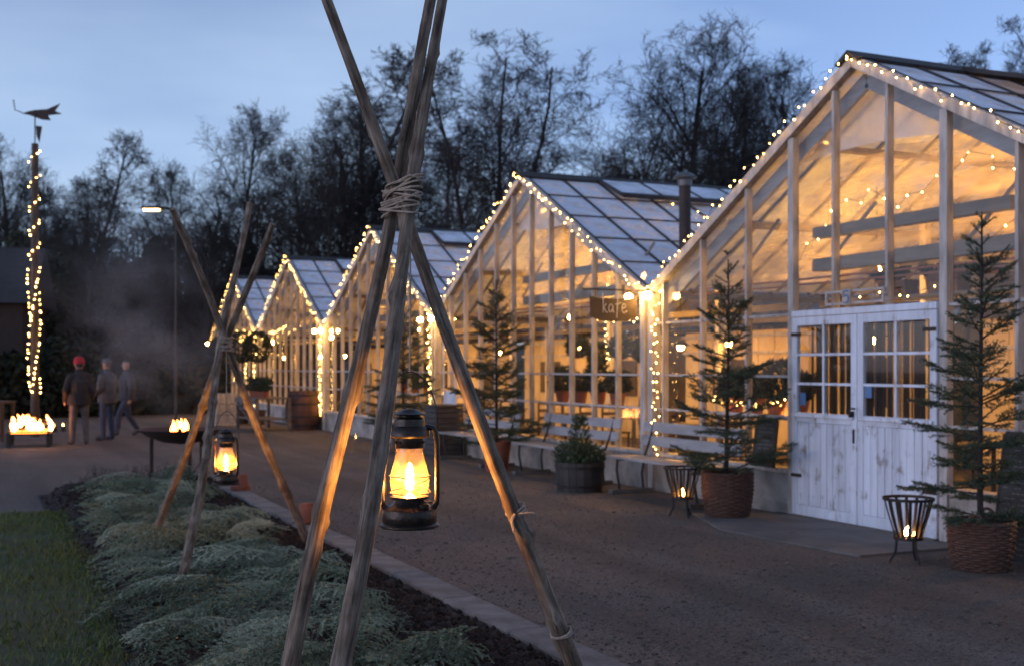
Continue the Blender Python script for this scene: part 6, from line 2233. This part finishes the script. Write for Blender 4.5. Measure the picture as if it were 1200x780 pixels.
# joined copies of one thicket tree, placed by geometry: vectorised
def join_copies(V0, F0, places):
    Vs, Fs = [], []
    for i, (x, y, z, a, s, sz) in enumerate(places):
        c, n_ = math.cos(a), math.sin(a)
        V = np.stack([(V0[:, 0] * c - V0[:, 1] * n_) * s + x, (V0[:, 0] * n_ + V0[:, 1] * c) * s + y, V0[:, 2] * sz + z], 1)
        Vs.append(V); Fs.append(F0 + i * len(V0))
    return np.concatenate(Vs), np.concatenate(Fs)
rng = random.Random(9)
places = []
for k in range(42):
    u = -30 + 520 * (k / 42) + rng.uniform(-12, 12)
    d = rng.uniform(60, 84)
    p = at_d(u, 430, d)
    top = 1.0 + 0.10 * math.sin(k * 1.9)
    hz = rng.uniform(0.85, 1.35) * (1.0 if u < 330 else 0.75)
    places.append((p.x, p.y, 0.2, rng.uniform(0, 6.28), 1.5, hz))
V, F = join_copies(V0, F0, places)
bpy.data.meshes.remove(wood_me)
o = link(bpy.data.objects.new('far_wood', mesh_np('far_wood', V, F, M['bark'])))
tag(o, 'dark far wood of tangled bare branches behind the people', 'wood', kind='stuff')

# evergreen hedge behind the people
def hedge(label, u0, u1, d0, d1, h, seed, thick=1.6, n=15000):
    rng = np.random.default_rng(seed)
    a, b = at_d(u0, 430, d0), at_d(u1, 430, d1)
    t = rng.random(n)
    base = np.array(a)[None] * (1 - t[:, None]) + np.array(b)[None] * t[:, None]
    nx = np.array([(b - a).y, -(b - a).x, 0]); nx /= np.linalg.norm(nx)
    hh = h * (0.82 + 0.14 * np.sin(t * 19 + seed) + 0.10 * np.sin(t * 47))
    z = hh * rng.random(n) ** 0.7
    w = thick * np.sqrt(np.clip(1 - (z / hh) ** 3, 0.05, 1))
    c = base + nx[None] * (rng.uniform(-1, 1, n) ** 3 * 0.3 + rng.choice([-0.5, 0.5], n) * 1.0)[:, None] * w[:, None]
    c[:, 2] = z
    s = rng.uniform(0.08, 0.2, n)[:, None]
    d1_ = rng.normal(0, 1, (n, 3)); d1_ /= np.linalg.norm(d1_, axis=1)[:, None]
    d2_ = np.cross(d1_, rng.normal(0, 1, (n, 3))); d2_ /= np.linalg.norm(d2_, axis=1)[:, None]
    V = np.stack([c - d1_ * s, c + d2_ * s * 0.5, c + d1_ * s, c - d2_ * s * 0.5], 1).reshape(-1, 3)
    V[:, 2] = np.maximum(V[:, 2], 0.01)
    F = np.arange(len(V)).reshape(-1, 4)
    root = empty('hedge', a * 1.0)
    root.location.z = 0
    tag(root, label, 'hedge')
    V = V - np.array([a.x, a.y, 0])
    link(bpy.data.objects.new('foliage', mesh_np('hedge', V, F, M['hedge_leaf'])), root)
    # dark woody core
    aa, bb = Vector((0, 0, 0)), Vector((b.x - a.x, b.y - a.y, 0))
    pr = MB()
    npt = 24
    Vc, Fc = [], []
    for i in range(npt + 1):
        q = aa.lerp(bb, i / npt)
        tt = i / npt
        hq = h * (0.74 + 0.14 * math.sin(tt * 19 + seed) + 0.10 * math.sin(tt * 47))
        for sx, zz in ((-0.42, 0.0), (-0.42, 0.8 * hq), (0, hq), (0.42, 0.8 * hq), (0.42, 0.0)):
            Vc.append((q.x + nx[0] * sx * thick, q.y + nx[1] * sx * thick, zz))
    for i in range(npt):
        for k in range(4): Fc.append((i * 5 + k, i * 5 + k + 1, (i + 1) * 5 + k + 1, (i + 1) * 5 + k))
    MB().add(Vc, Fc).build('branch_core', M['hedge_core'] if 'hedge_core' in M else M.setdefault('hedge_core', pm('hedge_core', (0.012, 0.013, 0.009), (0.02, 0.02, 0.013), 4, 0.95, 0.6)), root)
hedge('dark evergreen hedge behind the three people', -40, 262, 36, 42, 2.6, 1)
hedge('tall dark evergreen screen in front of the far wood', -60, 345, 50, 58, 7.4, 4, 3.2, 34000)

# dark brick house at the left edge
p = at_d(-6, 430, 44)
hs2 = empty('brick_house', (p.x, p.y, 0), -YAW + 0.25)
tag(hs2, 'dark brick house with pitched roof at the left picture edge', 'house')
MB().box(-7, 1.4, -3, 3, 0, 3.9).build('wall', pm('brick', (0.045, 0.03, 0.025), (0.03, 0.021, 0.018), 5, 0.9, 0.3), hs2)
MB().prism([(-7.3, -3.4, 3.85), (-7.3, 0, 6.1), (-7.3, 3.4, 3.85)], (9.1, 0, 0)).build('roof', M['tar'], hs2)
w_ = MB().box(-0.5, 0.5, -3.05, -3.003, 1.3, 2.6).build('window', M['white_paint'], hs2)
MB().box(-0.42, 0.42, -3.07, -3.055, 1.38, 2.52).build('window_glass', pm('dark_glass', (0.01, 0.012, 0.015), (0.01, 0.01, 0.012), 4, 0.1), w_)

# ================================================================ SMOKE
def smoke(label, c, size, rz, dens, seed):
    bm = bmesh.new()
    bmesh.ops.create_icosphere(bm, subdivisions=3, radius=1.0)
    me = bpy.data.meshes.new('smoke'); bm.to_mesh(me); bm.free()
    o = link(bpy.data.objects.new('smoke', me))
    o.location = c; o.scale = size; o.rotation_euler = (0, 0.35, rz)
    m = bpy.data.materials.new('smoke'); m.use_nodes = True
    N, L = m.node_tree.nodes, m.node_tree.links
    N.clear()
    out = N.new('ShaderNodeOutputMaterial')
    pv = N.new('ShaderNodeVolumePrincipled')
    pv.inputs['Color'].default_value = (0.75, 0.77, 0.82, 1)
    pv.inputs['Anisotropy'].default_value = 0.2
    t = N.new('ShaderNodeTexCoord')
    ln = N.new('ShaderNodeVectorMath'); ln.operation = 'LENGTH'
    L.new(t.outputs['Object'], ln.inputs[0])
    mr = N.new('ShaderNodeMapRange'); mr.inputs['From Min'].default_value = 1.0; mr.inputs['From Max'].default_value = 0.25
    L.new(ln.outputs['Value'], mr.inputs[0])
    mpn = N.new('ShaderNodeMapping'); mpn.inputs['Location'].default_value = (seed, 0, 0)
    L.new(t.outputs['Object'], mpn.inputs[0])
    n = N.new('ShaderNodeTexNoise'); n.inputs['Scale'].default_value = 2.1; n.inputs['Detail'].default_value = 4; n.inputs['Distortion'].default_value = 0.8
    L.new(mpn.outputs[0], n.inputs['Vector'])
    m2 = N.new('ShaderNodeMapRange'); m2.inputs['From Min'].default_value = 0.42; m2.inputs['From Max'].default_value = 0.75; m2.inputs['To Max'].default_value = dens
    L.new(n.outputs['Fac'], m2.inputs[0])
    mu = N.new('ShaderNodeMath'); mu.operation = 'MULTIPLY'
    L.new(mr.outputs[0], mu.inputs[0]); L.new(m2.outputs[0], mu.inputs[1])
    L.new(mu.outputs[0], pv.inputs['Density'])
    L.new(pv.outputs[0], out.inputs['Volume'])
    me.materials.append(m)
    tag(o, label, 'smoke', kind='stuff')
c = at_d(172, 415, 24.0)
smoke('pale smoke drifting up beside the people', c, (2.0, 1.2, 1.5), -YAW, 0.42, 1.0)
c = at_d(150, 330, 27.0)
smoke('thin smoke spreading above the people', c, (3.4, 1.6, 2.0), -YAW, 0.17, 4.0)
